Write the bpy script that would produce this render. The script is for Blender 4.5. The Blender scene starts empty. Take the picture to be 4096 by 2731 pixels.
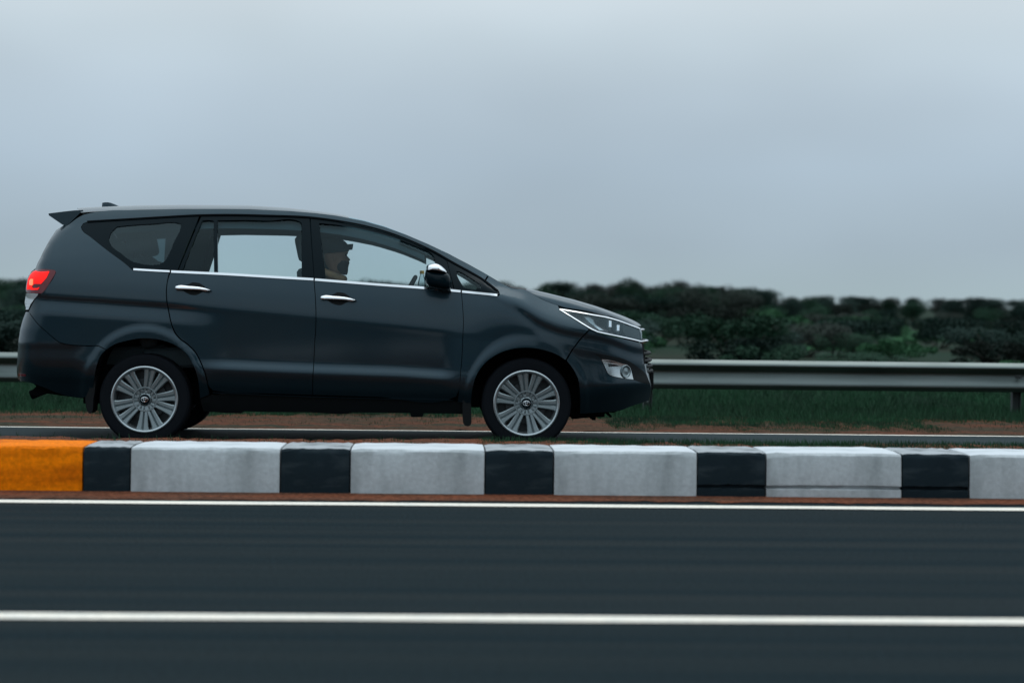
import bpy, bmesh, math, random
import numpy as np
from mathutils import Vector, Matrix
from mathutils.geometry import delaunay_2d_cdt
R = math.radians
random.seed(7); rng = np.random.default_rng(7)
S = bpy.context.scene
C = S.collection

# ------------------------------------------------------------------ camera
F = 7784.0                      # focal length in pixels of the 4096 px wide photograph
EYE = Vector((0, 0, 1.05))
YAW, PITCH, ROLL = R(2.1), R(1.14), R(0.68)
fw = Vector((math.sin(YAW) * math.cos(PITCH), math.cos(YAW) * math.cos(PITCH), -math.sin(PITCH)))
r0 = Vector((math.cos(YAW), -math.sin(YAW), 0)); u0 = r0.cross(fw)
rt = r0 * math.cos(ROLL) + u0 * math.sin(ROLL); up = u0 * math.cos(ROLL) - r0 * math.sin(ROLL)
cam = bpy.data.cameras.new('camera'); co = bpy.data.objects.new('camera', cam); C.objects.link(co)
M3 = Matrix((rt, up, -fw)).transposed().to_4x4(); M3.translation = EYE; co.matrix_world = M3
cam.sensor_width = 36; cam.lens = F / 4096 * 36; cam.clip_start = 0.1; cam.clip_end = 5000
cam.dof.use_dof = True; cam.dof.focus_distance = 14.05; cam.dof.aperture_fstop = 1.8
S.camera = co

# ------------------------------------------------------------------ world, sun, exposure
SUN_EL, SUN_AZ = R(66), R(20)
w = bpy.data.worlds.new('World'); S.world = w; w.use_nodes = True
nt = w.node_tree; nt.nodes.clear()
def N(t, ty, **k):
    n = t.nodes.new(ty)
    for a, v in k.items():
        if a.startswith('i_'): n.inputs[int(a[2:])].default_value = v
        else: setattr(n, a, v)
    return n
sky = N(nt, 'ShaderNodeTexSky', sky_type='NISHITA', sun_disc=False, sun_elevation=SUN_EL, sun_rotation=SUN_AZ)
bg1 = N(nt, 'ShaderNodeBackground', i_1=0.05); nt.links.new(sky.outputs[0], bg1.inputs[0])
tc = N(nt, 'ShaderNodeTexCoord')
sep = N(nt, 'ShaderNodeSeparateXYZ'); nt.links.new(tc.outputs['Generated'], sep.inputs[0])
mp = N(nt, 'ShaderNodeMapping'); mp.inputs['Scale'].default_value = (3.6, 3.6, 8); nt.links.new(tc.outputs['Generated'], mp.inputs[0])
no = N(nt, 'ShaderNodeTexNoise'); no.inputs['Scale'].default_value = 1.15; no.inputs['Detail'].default_value = 2.5; no.inputs['Roughness'].default_value = .45
nt.links.new(mp.outputs[0], no.inputs['Vector'])
ra = N(nt, 'ShaderNodeValToRGB'); nt.links.new(sep.outputs['Z'], ra.inputs[0])     # overcast deck: colour by elevation
cr = ra.color_ramp; cr.elements[0].position = 0; cr.elements[0].color = (.385, .495, .535, 1)
cr.elements[1].position = .03; cr.elements[1].color = (.380, .480, .560, 1)
for p, c in ((.07, (.435, .545, .645, 1)), (.105, (.49, .595, .685, 1)), (.135, (.555, .655, .725, 1)), (.165, (.66, .745, .80, 1)), (.26, (.60, .72, .80, 1)), (.55, (.84, .99, 1.10, 1)), (1, (1.33, 1.50, 1.60, 1))):
    e = cr.elements.new(p); e.color = c
mr = N(nt, 'ShaderNodeMapRange'); mr.inputs[1].default_value = .3; mr.inputs[2].default_value = .7; mr.inputs[3].default_value = .90; mr.inputs[4].default_value = 1.09
nt.links.new(no.outputs[0], mr.inputs[0])
vm = N(nt, 'ShaderNodeVectorMath', operation='SCALE'); nt.links.new(ra.outputs[0], vm.inputs[0]); nt.links.new(mr.outputs[0], vm.inputs['Scale'])
bg2 = N(nt, 'ShaderNodeBackground', i_1=1.0); nt.links.new(vm.outputs[0], bg2.inputs[0])
mx = N(nt, 'ShaderNodeMixShader', i_0=.95); nt.links.new(bg1.outputs[0], mx.inputs[1]); nt.links.new(bg2.outputs[0], mx.inputs[2])
wo = N(nt, 'ShaderNodeOutputWorld'); nt.links.new(mx.outputs[0], wo.inputs[0])
sl = bpy.data.lights.new('sun', 'SUN'); sl.energy = .6; sl.angle = R(40); sl.color = (1, .97, .93)
so = bpy.data.objects.new('sun', sl); C.objects.link(so)
sd = Vector((math.sin(SUN_AZ) * math.cos(SUN_EL), math.cos(SUN_AZ) * math.cos(SUN_EL), math.sin(SUN_EL)))
so.rotation_euler = sd.to_track_quat('Z', 'Y').to_euler(); so.location = (0, 0, 30)
S.view_settings.view_transform = 'Standard'; S.view_settings.look = 'None'; S.view_settings.exposure = 0; S.view_settings.gamma = 1
S.cycles.max_bounces = 8; S.cycles.transparent_max_bounces = 16; S.cycles.use_denoising = True
S.cycles.caustics_reflective = False; S.cycles.caustics_refractive = False

# ------------------------------------------------------------------ materials
MATS = {}
def mat(name, col, rough=.6, metal=0, coat=0, emit=None, es=0, noise=None, bump=None, spec=.5):
    m = bpy.data.materials.new(name); m.use_nodes = True; t = m.node_tree; b = t.nodes['Principled BSDF']
    b.inputs['Base Color'].default_value = (*col, 1); b.inputs['Roughness'].default_value = rough; b.inputs['Metallic'].default_value = metal
    b.inputs['Coat Weight'].default_value = coat; b.inputs['Coat Roughness'].default_value = .04; b.inputs['Specular IOR Level'].default_value = spec
    if emit: b.inputs['Emission Color'].default_value = (*emit, 1); b.inputs['Emission Strength'].default_value = es
    if noise:                        # (scale xyz, colour two, low, high, detail)
        sc, c2, lo, hi, de = noise
        g = N(t, 'ShaderNodeNewGeometry') if name.startswith('w_') else N(t, 'ShaderNodeTexCoord')
        mpp = N(t, 'ShaderNodeMapping'); mpp.inputs['Scale'].default_value = sc
        t.links.new(g.outputs['Position' if name.startswith('w_') else 'Object'], mpp.inputs[0])
        nn = N(t, 'ShaderNodeTexNoise'); nn.inputs['Scale'].default_value = 1; nn.inputs['Detail'].default_value = de; t.links.new(mpp.outputs[0], nn.inputs['Vector'])
        rr = N(t, 'ShaderNodeMapRange'); rr.inputs[1].default_value = lo; rr.inputs[2].default_value = hi; t.links.new(nn.outputs[0], rr.inputs[0])
        mm = N(t, 'ShaderNodeMix', data_type='RGBA'); mm.inputs[6].default_value = (*col, 1); mm.inputs[7].default_value = (*c2, 1)
        t.links.new(rr.outputs[0], mm.inputs[0]); t.links.new(mm.outputs[2], b.inputs['Base Color'])
    if bump:
        bs, bd, bstr = bump
        g = N(t, 'ShaderNodeNewGeometry'); mpp = N(t, 'ShaderNodeMapping'); mpp.inputs['Scale'].default_value = bs; t.links.new(g.outputs['Position'], mpp.inputs[0])
        nn = N(t, 'ShaderNodeTexNoise'); nn.inputs['Scale'].default_value = 1; nn.inputs['Detail'].default_value = 3; t.links.new(mpp.outputs[0], nn.inputs['Vector'])
        bb = N(t, 'ShaderNodeBump'); bb.inputs['Distance'].default_value = bd; bb.inputs['Strength'].default_value = bstr
        t.links.new(nn.outputs[0], bb.inputs['Height']); t.links.new(bb.outputs[0], b.inputs['Normal'])
    MATS[name] = m; return m
def glass(name, tint, refl=1.0, ior=1.38):
    m = bpy.data.materials.new(name); m.use_nodes = True; t = m.node_tree; t.nodes.clear()
    tr = N(t, 'ShaderNodeBsdfTransparent', i_0=(*tint, 1)); gl = N(t, 'ShaderNodeBsdfGlossy'); gl.inputs['Color'].default_value = (.70 * refl, .93 * refl, refl, 1); gl.inputs['Roughness'].default_value = .015
    fr = N(t, 'ShaderNodeFresnel', i_0=ior); mi = N(t, 'ShaderNodeMixShader'); o = N(t, 'ShaderNodeOutputMaterial')
    t.links.new(fr.outputs[0], mi.inputs[0]); t.links.new(tr.outputs[0], mi.inputs[1]); t.links.new(gl.outputs[0], mi.inputs[2]); t.links.new(mi.outputs[0], o.inputs[0])
    MATS[name] = m; return m
PAINT = mat('paint', (.013, .034, .048), .34, .82, .60, noise=((1.1, 1.1, 2.3), (.020, .040, .052), .35, .7, 3), spec=.2); PAINT.node_tree.nodes['Principled BSDF'].inputs['Coat Roughness'].default_value = .11
BLACKG = mat('black_gloss', (.001, .008, .012), .2, 0, 0, spec=.11)
BLACKP = mat('black_plastic', (.004, .006, .007), .6, spec=.2)
UNDER = mat('underbody', (.003, .004, .005), .9, spec=.05)
RUBBER = mat('tyre_rubber', (.005, .007, .010), .8, spec=.12)
CHROME = mat('chrome', (.86, .88, .9), .09, 1)
ALLOY = mat('alloy', (.25, .30, .315), .40, .75); ALLOYL = mat('alloy_lip', (.42, .47, .49), .3, .85)
ALLOYD = mat('alloy_shadow', (.05, .06, .065), .5, .6)  # plain dark alloy tone for brake discs and lamp projectors
GLASS = glass('window_glass', (.90, .965, .97))
GLASSD = glass('tinted_glass', (.25, .33, .35), 1.0, 1.52)
LENS = glass('lamp_lens', (.9, .93, .95))
TRIM = mat('cabin_trim', (.035, .07, .085), .9, spec=.1)
SEAT = mat('seat_fabric', (.06, .085, .095), .9, spec=.1)
SKIN = mat('skin', (.36, .21, .14), .55)
JACK = mat('jacket', (.50, .33, .18), .85, noise=((14, 14, 14), (.30, .22, .14), .4, .6, 3))
CAPM = mat('cap_cloth', (.02, .035, .045), .9)
BEARD = mat('beard_hair', (.05, .048, .05), .95, spec=.1)
REDL = mat('red_lens', (.13, .003, .01), .12, 0, 1)
REDE = mat('red_lit', (.5, .0, .0), .6, 0, 0, (1, .008, .003), .85, None)
REDL.node_tree.nodes['Principled BSDF'].inputs['Coat Weight'].default_value = .2
ORE = mat('amber_lit', (.9, .2, .05), .3, 0, 1, (1, .16, .04), 1.2)
WLENS = mat('clear_lens', (.55, .60, .62), .15, .2, 1)
LED = mat('led_lit', (.8, .85, .9), .2, .3, 1, (.85, .93, 1), .25)
REFL = mat('reflector_bowl', (.55, .6, .62), .18, .9)
LAMPD = mat('lamp_black', (.012, .018, .022), .22, .2, .8)
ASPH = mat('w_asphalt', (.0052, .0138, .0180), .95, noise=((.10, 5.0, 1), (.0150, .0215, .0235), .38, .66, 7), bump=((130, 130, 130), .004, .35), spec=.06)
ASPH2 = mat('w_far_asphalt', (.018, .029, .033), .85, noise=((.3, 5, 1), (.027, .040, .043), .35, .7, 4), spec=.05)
LINE = mat('w_road_paint', (.86, .80, .70), .8, noise=((9, 14, 9), (.72, .71, .65), .45, .75, 5), spec=.2)
SOIL = mat('w_red_soil', (.15, .050, .026), .95, spec=.05, noise=((1.3, 6, 5), (.09, .045, .03), .35, .65, 6), bump=((22, 22, 22), .03, .6))
GROUND = mat('w_ground', (.012, .030, .018), .95, noise=((.06, .22, .1), (.022, .026, .018), .45, .62, 6), spec=.05)
VERGE = mat('w_verge', (.095, .036, .020), .95, spec=.05, noise=((.7, 2.2, 1), (.032, .034, .022), .42, .62, 6), bump=((20, 20, 20), .02, .5))
GRASS = mat('grass_blades', (.022, .075, .036), .8, noise=((.8, 1.5, .8), (.02, .048, .028), .4, .62, 3), spec=.1)
FIELD = mat('w_field', (.022, .085, .032), .95, spec=.03, noise=((.1, .5, 1), (.018, .055, .026), .35, .7, 3))
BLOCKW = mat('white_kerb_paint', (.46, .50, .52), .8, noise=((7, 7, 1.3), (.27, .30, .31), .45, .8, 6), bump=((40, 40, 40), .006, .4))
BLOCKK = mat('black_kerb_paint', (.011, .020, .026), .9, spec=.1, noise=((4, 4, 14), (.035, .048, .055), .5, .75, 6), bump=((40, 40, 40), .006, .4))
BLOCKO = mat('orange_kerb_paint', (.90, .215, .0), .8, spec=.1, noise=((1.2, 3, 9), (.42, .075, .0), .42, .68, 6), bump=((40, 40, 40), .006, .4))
PALETOP = mat('worn_white_top', (.60, .64, .67), .75, noise=((5, 5, 5), (.42, .46, .49), .45, .75, 6))  # top of the white blocks, paler than their face
GALV = mat('galvanised_steel', (.155, .185, .18), .40, .95, noise=((.9, 3, 12), (.10, .125, .12), .4, .7, 4))
GALVP = mat('post_steel', (.05, .06, .06), .7, .3)
BARK = mat('bark', (.05, .042, .035), .9)
LEAFS = [mat('leaf_a', (.014, .032, .026), .85, spec=.1), mat('leaf_b', (.016, .045, .027), .85, spec=.1), mat('leaf_c', (.026, .036, .030), .85, spec=.1), mat('leaf_d', (.026, .082, .038), .85, spec=.1)]

# ------------------------------------------------------------------ helpers
def link(name, me, m=None, parent=None, smooth=True, angle=35):
    o = bpy.data.objects.new(name, me); C.objects.link(o)
    if m is not None:
        for q in (m if isinstance(m, (list, tuple)) else [m]): me.materials.append(q)
    if smooth:
        me.polygons.foreach_set('use_smooth', [True] * len(me.polygons))
        if angle: me.set_sharp_from_angle(angle=R(angle))
    if parent is not None: o.parent = parent
    return o
def mesh(name, vs, fs, m=None, parent=None, smooth=True, angle=35, mi=None):
    me = bpy.data.meshes.new(name); me.from_pydata([tuple(v) for v in vs], [], [tuple(f) for f in fs]); me.update()
    o = link(name, me, m, parent, smooth, angle)
    if mi is not None: me.polygons.foreach_set('material_index', mi)
    return o
def tag(o, label=None, cat=None, group=None, kind=None):
    if label: o['label'] = label
    if cat: o['category'] = cat
    if group: o['group'] = group
    if kind: o['kind'] = kind
    return o
def empty(name, loc=(0, 0, 0)):
    o = bpy.data.objects.new(name, None); o.location = loc; o.empty_display_size = .2; C.objects.link(o); return o
def at(px, py, Y):                       # photo pixel + world depth -> world point
    d = fw + rt * ((px - 2048) / F) + up * ((1365.5 - py) / F)
    return EYE + d * (Y / d.y)
class MB:
    def __init__(s): s.v = []; s.f = []; s.m = []; s.cur = 0
    def add(s, vs, fs):
        b = len(s.v); s.v += [tuple(v) for v in vs]; s.f += [tuple(b + i for i in f) for f in fs]; s.m += [s.cur] * len(fs)
    def box(s, c, d, bev=0, rot=None):
        bm = bmesh.new(); bmesh.ops.create_cube(bm, size=1)
        bmesh.ops.scale(bm, vec=d, verts=bm.verts)
        if bev: bmesh.ops.bevel(bm, geom=bm.edges[:], offset=bev, segments=3, affect='EDGES', profile=.6)
        if rot: bmesh.ops.rotate(bm, verts=bm.verts, matrix=rot)
        bmesh.ops.translate(bm, vec=c, verts=bm.verts)
        s.addbm(bm)
    def addbm(s, bm):
        bm.verts.index_update(); s.add([v.co[:] for v in bm.verts], [[v.index for v in f.verts] for f in bm.faces]); bm.free()
    def tube(s, pts, rad, n=10, cap=True):
        pts = [Vector(p) for p in pts]; rad = rad if isinstance(rad, (list, tuple)) else [rad] * len(pts)
        vs = []; fs = []
        for i, p in enumerate(pts):
            d = (pts[min(i + 1, len(pts) - 1)] - pts[max(i - 1, 0)]).normalized()
            a = d.orthogonal().normalized() if i == 0 else (a - d * a.dot(d)).normalized()
            b = d.cross(a)
            for k in range(n):
                t = 2 * math.pi * k / n; vs.append(p + (a * math.cos(t) + b * math.sin(t)) * rad[i])
        for i in range(len(pts) - 1):
            for k in range(n): fs.append((i * n + k, i * n + (k + 1) % n, (i + 1) * n + (k + 1) % n, (i + 1) * n + k))
        if cap: fs.append(tuple(range(n))[::-1]); fs.append(tuple((len(pts) - 1) * n + k for k in range(n)))
        s.add(vs, fs)
    def lathe(s, prof, n=64, axis='Y', centre=(0, 0, 0), sx=1, sz=1):      # prof: (radius, axial)
        vs = []; fs = []
        for r_, a_ in prof:
            for k in range(n):
                t = 2 * math.pi * k / n; x, z = r_ * math.cos(t) * sx, r_ * math.sin(t) * sz
                vs.append((x + centre[0], a_ + centre[1], z + centre[2]) if axis == 'Y' else (x + centre[0], z + centre[1], a_ + centre[2]))
        for i in range(len(prof) - 1):
            for k in range(n): fs.append((i * n + k, i * n + (k + 1) % n, (i + 1) * n + (k + 1) % n, (i + 1) * n + k))
        s.add(vs, fs)
    def build(s, name, m, parent=None, smooth=True, angle=35): return mesh(name, s.v, s.f, m, parent, smooth, angle, s.m)
def recalc(o):
    bm = bmesh.new(); bm.from_mesh(o.data); bmesh.ops.recalc_face_normals(bm, faces=bm.faces); bm.to_mesh(o.data); bm.free(); return o

# ================================================================== SETTING
def sheet(name, x0, x1, prof, m, nx=2, kind='structure'):       # prof: list of (Y, z)
    vs = []; fs = []; n = len(prof)
    for i in range(nx):
        x = x0 + (x1 - x0) * i / (nx - 1)
        for Y, z in prof: vs.append((x, Y, z))
    for i in range(nx - 1):
        for k in range(n - 1): fs.append((i * n + k, (i + 1) * n + k, (i + 1) * n + k + 1, i * n + k + 1))
    o = mesh(name, vs, fs, m, None, True, 60)
    return tag(o, kind=kind)
HALF = 60
sheet('ground', -1800, 1800, [(-1500, -.16), (-20, -.16), (10, -.16), (16.2, -.13), (19, -.12), (40, -.12), (3000, -.12)], GROUND)
def speckle(m, sc, lo, hi):
    t = m.node_tree; b = t.nodes['Principled BSDF']; src = b.inputs['Base Color'].links[0].from_socket
    g = N(t, 'ShaderNodeNewGeometry'); n1 = N(t, 'ShaderNodeTexNoise'); n1.inputs['Scale'].default_value = sc; n1.inputs['Detail'].default_value = 2; t.links.new(g.outputs['Position'], n1.inputs['Vector'])
    r1 = N(t, 'ShaderNodeMapRange'); r1.inputs[1].default_value = .3; r1.inputs[2].default_value = .7; r1.inputs[3].default_value = lo; r1.inputs[4].default_value = hi; t.links.new(n1.outputs[0], r1.inputs[0])
    v = N(t, 'ShaderNodeVectorMath', operation='SCALE'); t.links.new(src, v.inputs[0]); t.links.new(r1.outputs[0], v.inputs['Scale']); t.links.new(v.outputs[0], b.inputs['Base Color'])
speckle(ASPH, 75, .5, 1.6); speckle(LINE, 60, .86, 1.1); speckle(BLOCKW, 45, .92, 1.07); speckle(BLOCKO, 45, .8, 1.15); speckle(SOIL, 40, .5, 1.5); speckle(VERGE, 25, .5, 1.5)
sheet('road', -HALF, HALF, [(-8, -.05), (-2, 0), (10.62, 0)], ASPH)
def stripe(name, Y, wd, m, z=.004, nx=40, x0=-HALF, x1=HALF, amp=.004):
    vs = []; fs = []
    for i in range(nx * 4):
        x = x0 + (x1 - x0) * i / (nx * 4 - 1)
        j = rng.normal(0, amp, 2)
        vs += [(x, Y - wd / 2 + j[0], z), (x, Y + wd / 2 + j[1], z)]
    for i in range(nx * 4 - 1): fs.append((2 * i, 2 * i + 2, 2 * i + 3, 2 * i + 1))
    return tag(mesh(name, vs, fs, m, None, True, None), kind='structure')
yb = at(2048, 2476, 1); 
def depth_of(py, h=1.05):                # ground depth at image column 2048
    d = fw + up * ((1365.5 - py) / F); return -h / d.z * d.y
Y_LANE = depth_of(2476); Y_EDGE = depth_of(2022)
stripe('lane_marking', Y_LANE, .125, LINE); stripe('edge_marking', Y_EDGE, .14, LINE)
Y_K = 10.56; KH = .246; KD = .52
# red dust between the edge line and the kerb
vs = []; fs = []
for i in range(600):
    x = -20 + 40 * i / 599; j = rng.normal(0, .02)
    vs += [(x, Y_EDGE + .19 + .05 * math.sin(x * .8) + j, .004), (x, Y_K + .05, .008)]
for i in range(599): fs.append((2 * i, 2 * i + 2, 2 * i + 3, 2 * i + 1))
tag(mesh('roadside_soil', vs, fs, SOIL), kind='structure')
# median between the carriageways
def noise2(x, y): return math.sin(x * 1.7 + 1.3 * math.sin(y * 2.1)) * .5 + math.sin(x * 4.3 + y * 3.1) * .3 + math.sin(x * 9.7 - y * 5) * .2
vs = []; fs = []; nx = 700; ys = [Y_K + KD - .02, 11.3, 11.6, 12.0, 12.3, 12.6, 12.75, 12.9, 13.02, 13.12]
zs = [.17, .17, .175, .17, .165, .155, .14, .11, .05, -.03]
for i in range(nx):
    x = -20 + 40 * i / (nx - 1)
    for k, Y in enumerate(ys): vs.append((x, Y, zs[k] + (.012 * noise2(x, Y) + rng.normal(0, .004)) * (0 if k in (0, 9) else 1)))
n = len(ys)
for i in range(nx - 1):
    for k in range(n - 1): fs.append((i * n + k, (i + 1) * n + k, (i + 1) * n + k + 1, i * n + k + 1))
tag(mesh('median', vs, fs, SOIL, None, True, None), kind='structure')
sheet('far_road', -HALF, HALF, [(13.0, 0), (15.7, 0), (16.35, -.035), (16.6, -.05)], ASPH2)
stripe('far_edge_marking', 16.12, .07, LINE, z=-.017)
vs = []; fs = []; nx = 500; ys = [16.55, 17.0, 17.6, 18.2, 18.8, 19.3, 19.9, 20.6]
for i in range(nx):
    x = -30 + 60 * i / (nx - 1)
    for k, Y in enumerate(ys): vs.append((x, Y + .15 * noise2(x * .6, k), [-.045, -.05, -.06, -.07, -.075, -.085, -.10, -.14][k] + rng.normal(0, .006)))
n = len(ys)
for i in range(nx - 1):
    for k in range(n - 1): fs.append((i * n + k, (i + 1) * n + k, (i + 1) * n + k + 1, i * n + k + 1))
tag(mesh('verge', vs, fs, VERGE, None, True, None), kind='structure')
# bright field patches lying on the ground far behind the rail
def patch(name, cx, cy, rx, ry, m, z):
    vs = [(cx + rx * math.cos(t) * (1 + .12 * math.sin(5 * t)), cy + ry * math.sin(t), z) for t in [2 * math.pi * k / 60 for k in range(60)]]
    tag(mesh(name, vs, [list(range(60))], m), kind='structure')
a = at(3720, 1335, 75); patch('field', a.x, 82, 9, 16, FIELD, -.112)
a = at(3300, 1370, 55); patch('field', a.x, 56, 3.2, 5, FIELD, -.108)
a = at(30, 1330, 80); patch('field', a.x, 78, 6, 14, FIELD, -.108)

# ------------------------------------------------------------------ kerb blocks
def kerb_block(x0, x1, m, groove):
    """precast block, arris rounded, chipped; the coat of paint covers the face, the top is worn"""
    L = x1 - x0 - .008; prof = [(0, -.05), (.004, .06), (.008, KH - .03), (.014, KH - .012), (.03, KH), (.20, KH + .004), (KD - .03, KH), (KD, KH - .02), (KD, -.05)]
    g0 = 0
    if groove: prof[1:2] = [(.0, .048), (.03, .056), (.03, .066), (.002, .072)]; g0 = 3
    vs = []; fs = []; n = len(prof); nx = 14
    for i in range(nx):
        t = i / (nx - 1); x = -L / 2 + L * t
        e = .006 if i in (0, nx - 1) else 0
        for k, (dy, dz) in enumerate(prof):
            j = rng.normal(0, .0022) if 0 < k < n - 1 else 0
            vs.append((x, dy + (e if k < 4 + g0 else -e if k > 6 + g0 else 0) + j, dz - (e * .7 if 1 < k < n - 1 else 0) + rng.normal(0, .0015)))
    mi = []
    for i in range(nx - 1):
        for k in range(n - 1):
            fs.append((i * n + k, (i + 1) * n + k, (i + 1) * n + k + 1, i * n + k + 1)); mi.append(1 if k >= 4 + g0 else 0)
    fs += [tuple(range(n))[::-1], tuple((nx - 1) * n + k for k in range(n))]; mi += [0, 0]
    tp = {BLOCKO: BLOCKO, BLOCKK: MATS['grey_top'], BLOCKW: PALETOP}[m]
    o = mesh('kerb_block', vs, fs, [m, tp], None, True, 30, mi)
    o.location = ((x0 + x1) / 2, Y_K, 0); return o
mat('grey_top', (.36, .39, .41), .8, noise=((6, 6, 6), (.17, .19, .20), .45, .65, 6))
def kx(px): return at(px, 1890, Y_K).x
edges = [-1600, -1180, -780, -400, 400, 470]
seq = [(-1700, -1240, 'O'), (-1240, -1000, 'K'), (-1000, -420, 'W'), (-420, -180, 'K'), (-180, 330, 'O'), (330, 520, 'K'), (520, 1120, 'W'), (1120, 1400, 'K'), (1400, 1940, 'W'),
       (1940, 2215, 'K'), (2215, 2790, 'W'), (2790, 3065, 'K'), (3065, 3610, 'W'), (3610, 3880, 'K'), (3880, 4430, 'W'), (4430, 4700, 'K'), (4700, 5250, 'W'), (5250, 5520, 'K'), (5520, 6070, 'W')]
for q in range(4): seq += [(6070 + 850 * q, 6340 + 850 * q, 'K'), (6340 + 850 * q, 6920 + 850 * q, 'W'), (-2550 - 850 * q, -1970 - 850 * q, 'W'), (-1970 - 850 * q, -1700 - 850 * q, 'K')]
LB = {-180: 'orange painted kerb block at the left end of the visible kerb', 330: 'black kerb block between the orange block and the first white one',
      520: 'white kerb block below the rear wheel of the car, beside the orange end', 1120: 'black kerb block below the rear door of the car',
      1400: 'white kerb block below the gap between the two car wheels', 1940: 'black kerb block directly below the front wheel of the car',
      2215: 'white kerb block under the front bumper of the car', 2790: 'black kerb block just ahead of the car under the guard rail',
      3065: 'white kerb block with a dark crack along its foot, right of the car', 3610: 'black kerb block near the right side, before the last white one',
      3880: 'white kerb block cut by the right edge of the photo'}
for a_, b_, c_ in seq:
    o = kerb_block(kx(a_), kx(b_), {'O': BLOCKO, 'K': BLOCKK, 'W': BLOCKW}[c_], a_ in (3065, 2790, 3610))
    lab = LB.get(a_, {'O': 'orange', 'K': 'black', 'W': 'white'}[c_] + ' kerb block beyond the %s edge of the view' % ('left' if a_ < 0 else 'right'))
    tag(o, lab, 'kerb block', 'painted kerb blocks along the median')
# ------------------------------------------------------------------ guard rail
rr_ = empty('guard_rail', (0, 20.72, -.13)); tag(rr_, 'galvanised W-beam guard rail on steel posts behind the car', 'guard rail')
prof = [(-.042, .155), (-.038, .153), (.020, .125), (.038, .108), (.036, .094), (-.034, .050), (-.042, .030), (-.041, .005), (-.036, -.02), (-.030, -.05), (-.018, -.08), (-.010, -.102), (-.013, -.118), (-.040, -.148), (-.042, -.155)]
vs = []; fs = []; nx = 41; n = len(prof)
for i in range(nx):
    x = -26 + 60 * i / (nx - 1); zc = .46 - .155 + .13 - .0012 * 0
    for d, z in prof: vs.append((x, -d, zc + z))
for i in range(nx - 1):
    for k in range(n - 1): fs.append((i * n + k, (i + 1) * n + k, (i + 1) * n + k + 1, i * n + k + 1))
o = mesh('beam', vs, fs, GALV, rr_, True, None); so_ = o.modifiers.new('t', 'SOLIDIFY'); so_.thickness = .004
for i in range(14):
    x = -25.77 + 4.0 * i
    b = MB(); b.box((x, .16, .26), (.09, .008, .66)); b.box((x - .045, .12, .26), (.006, .07, .66)); b.box((x + .045, .12, .26), (.006, .07, .66))
    b.build('post', GALVP, rr_, False); b = MB(); b.box((x, .065, .44), (.08, .06, .22), .006); b.tube([(x, .0, .44), (x, -.05, .44)], .014, 8); b.build('spacer_block', GALVP, rr_, False)

# ------------------------------------------------------------------ vegetation
def leaves(mb, centres, rad, cnt, size, flat=.8):
    for (cx, cy, cz), r_ in zip(centres, rad):
        for _ in range(cnt):
            d = rng.normal(size=3); d /= np.linalg.norm(d); q = r_ * rng.uniform(.35, 1.08) ** .6
            p = Vector((cx + d[0] * q, cy + d[1] * q, cz + d[2] * q * flat))
            s = size * rng.uniform(.6, 1.4); e = Vector(rng.normal(size=3)).normalized(); f = e.orthogonal().normalized()
            mb.add([p - e * s, p + f * s * .45, p + e * s, p - f * s * .45], [(0, 1, 2, 3)])
def bush_meshes(h, wd, nblob, cnt, size, lm, stems=5):
    mb = MB(); cs = []; rs = []
    for _ in range(nblob):
        a_ = rng.uniform(0, 6.28); q = wd * rng.uniform(0, .42); z = h * rng.uniform(.3, .8)
        cs.append((math.cos(a_) * q, math.sin(a_) * q, z)); rs.append(h * rng.uniform(.16, .3))
    leaves(mb, cs, rs, cnt, size)
    st = MB()
    for k in range(stems):
        c = cs[k % len(cs)]; st.tube([(c[0] * .15, c[1] * .15, -.05), (c[0] * .6, c[1] * .6, c[2] * .55), c], [.022 * h, .014 * h, .005 * h], 5)
    return mb, st
def tree_meshes(h, cw, tr, nblob, cnt, size, airy=0):
    mb = MB(); st = MB(); cs = []; rs = []
    st.tube([(0, 0, -.1), (.03 * h, 0, h * .25), (-.02 * h, .02 * h, h * .5), (0, 0, h * .8)], [.035 * h * tr, .028 * h * tr, .018 * h * tr, .006 * h], 7)
    for k in range(nblob):
        a_ = rng.uniform(0, 6.28); q = cw * .5 * rng.uniform(.1, .8); z = h * (rng.uniform(.38, .9) if not airy else rng.uniform(.55, .95))
        c = (math.cos(a_) * q, math.sin(a_) * q, z); cs.append(c); rs.append(cw * rng.uniform(.14, .24) * (.7 if airy else 1))
        st.tube([(0, 0, z * .6), (c[0] * .6, c[1] * .6, z * .85), c], [.012 * h, .007 * h, .003 * h], 5)
    leaves(mb, cs, rs, cnt, size)
    return mb, st
def proto(name, mb, st, lm, leafname, stemname):
    r_ = empty(name); mb.build(leafname, lm, r_, False); st.build(stemname, BARK, r_, True, None); return r_
def dup(root, loc, rz, sc):
    r_ = root.copy(); C.objects.link(r_); r_.location = loc; r_.rotation_euler = (0, 0, rz); r_.scale = sc
    for ch in root.children:
        c = ch.copy(); C.objects.link(c); c.parent = r_
    return r_
def scatter(protos, spots, labels, cat, group):
    used = set()
    for i, (loc, k, sc) in enumerate(spots):
        p = protos[k]; rz = rng.uniform(0, 6.28)
        if k not in used: used.add(k); o = p; o.location = loc; o.rotation_euler = (0, 0, rz); o.scale = sc
        else: o = dup(p, loc, rz, sc)
        tag(o, labels[k], cat, group)
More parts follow.
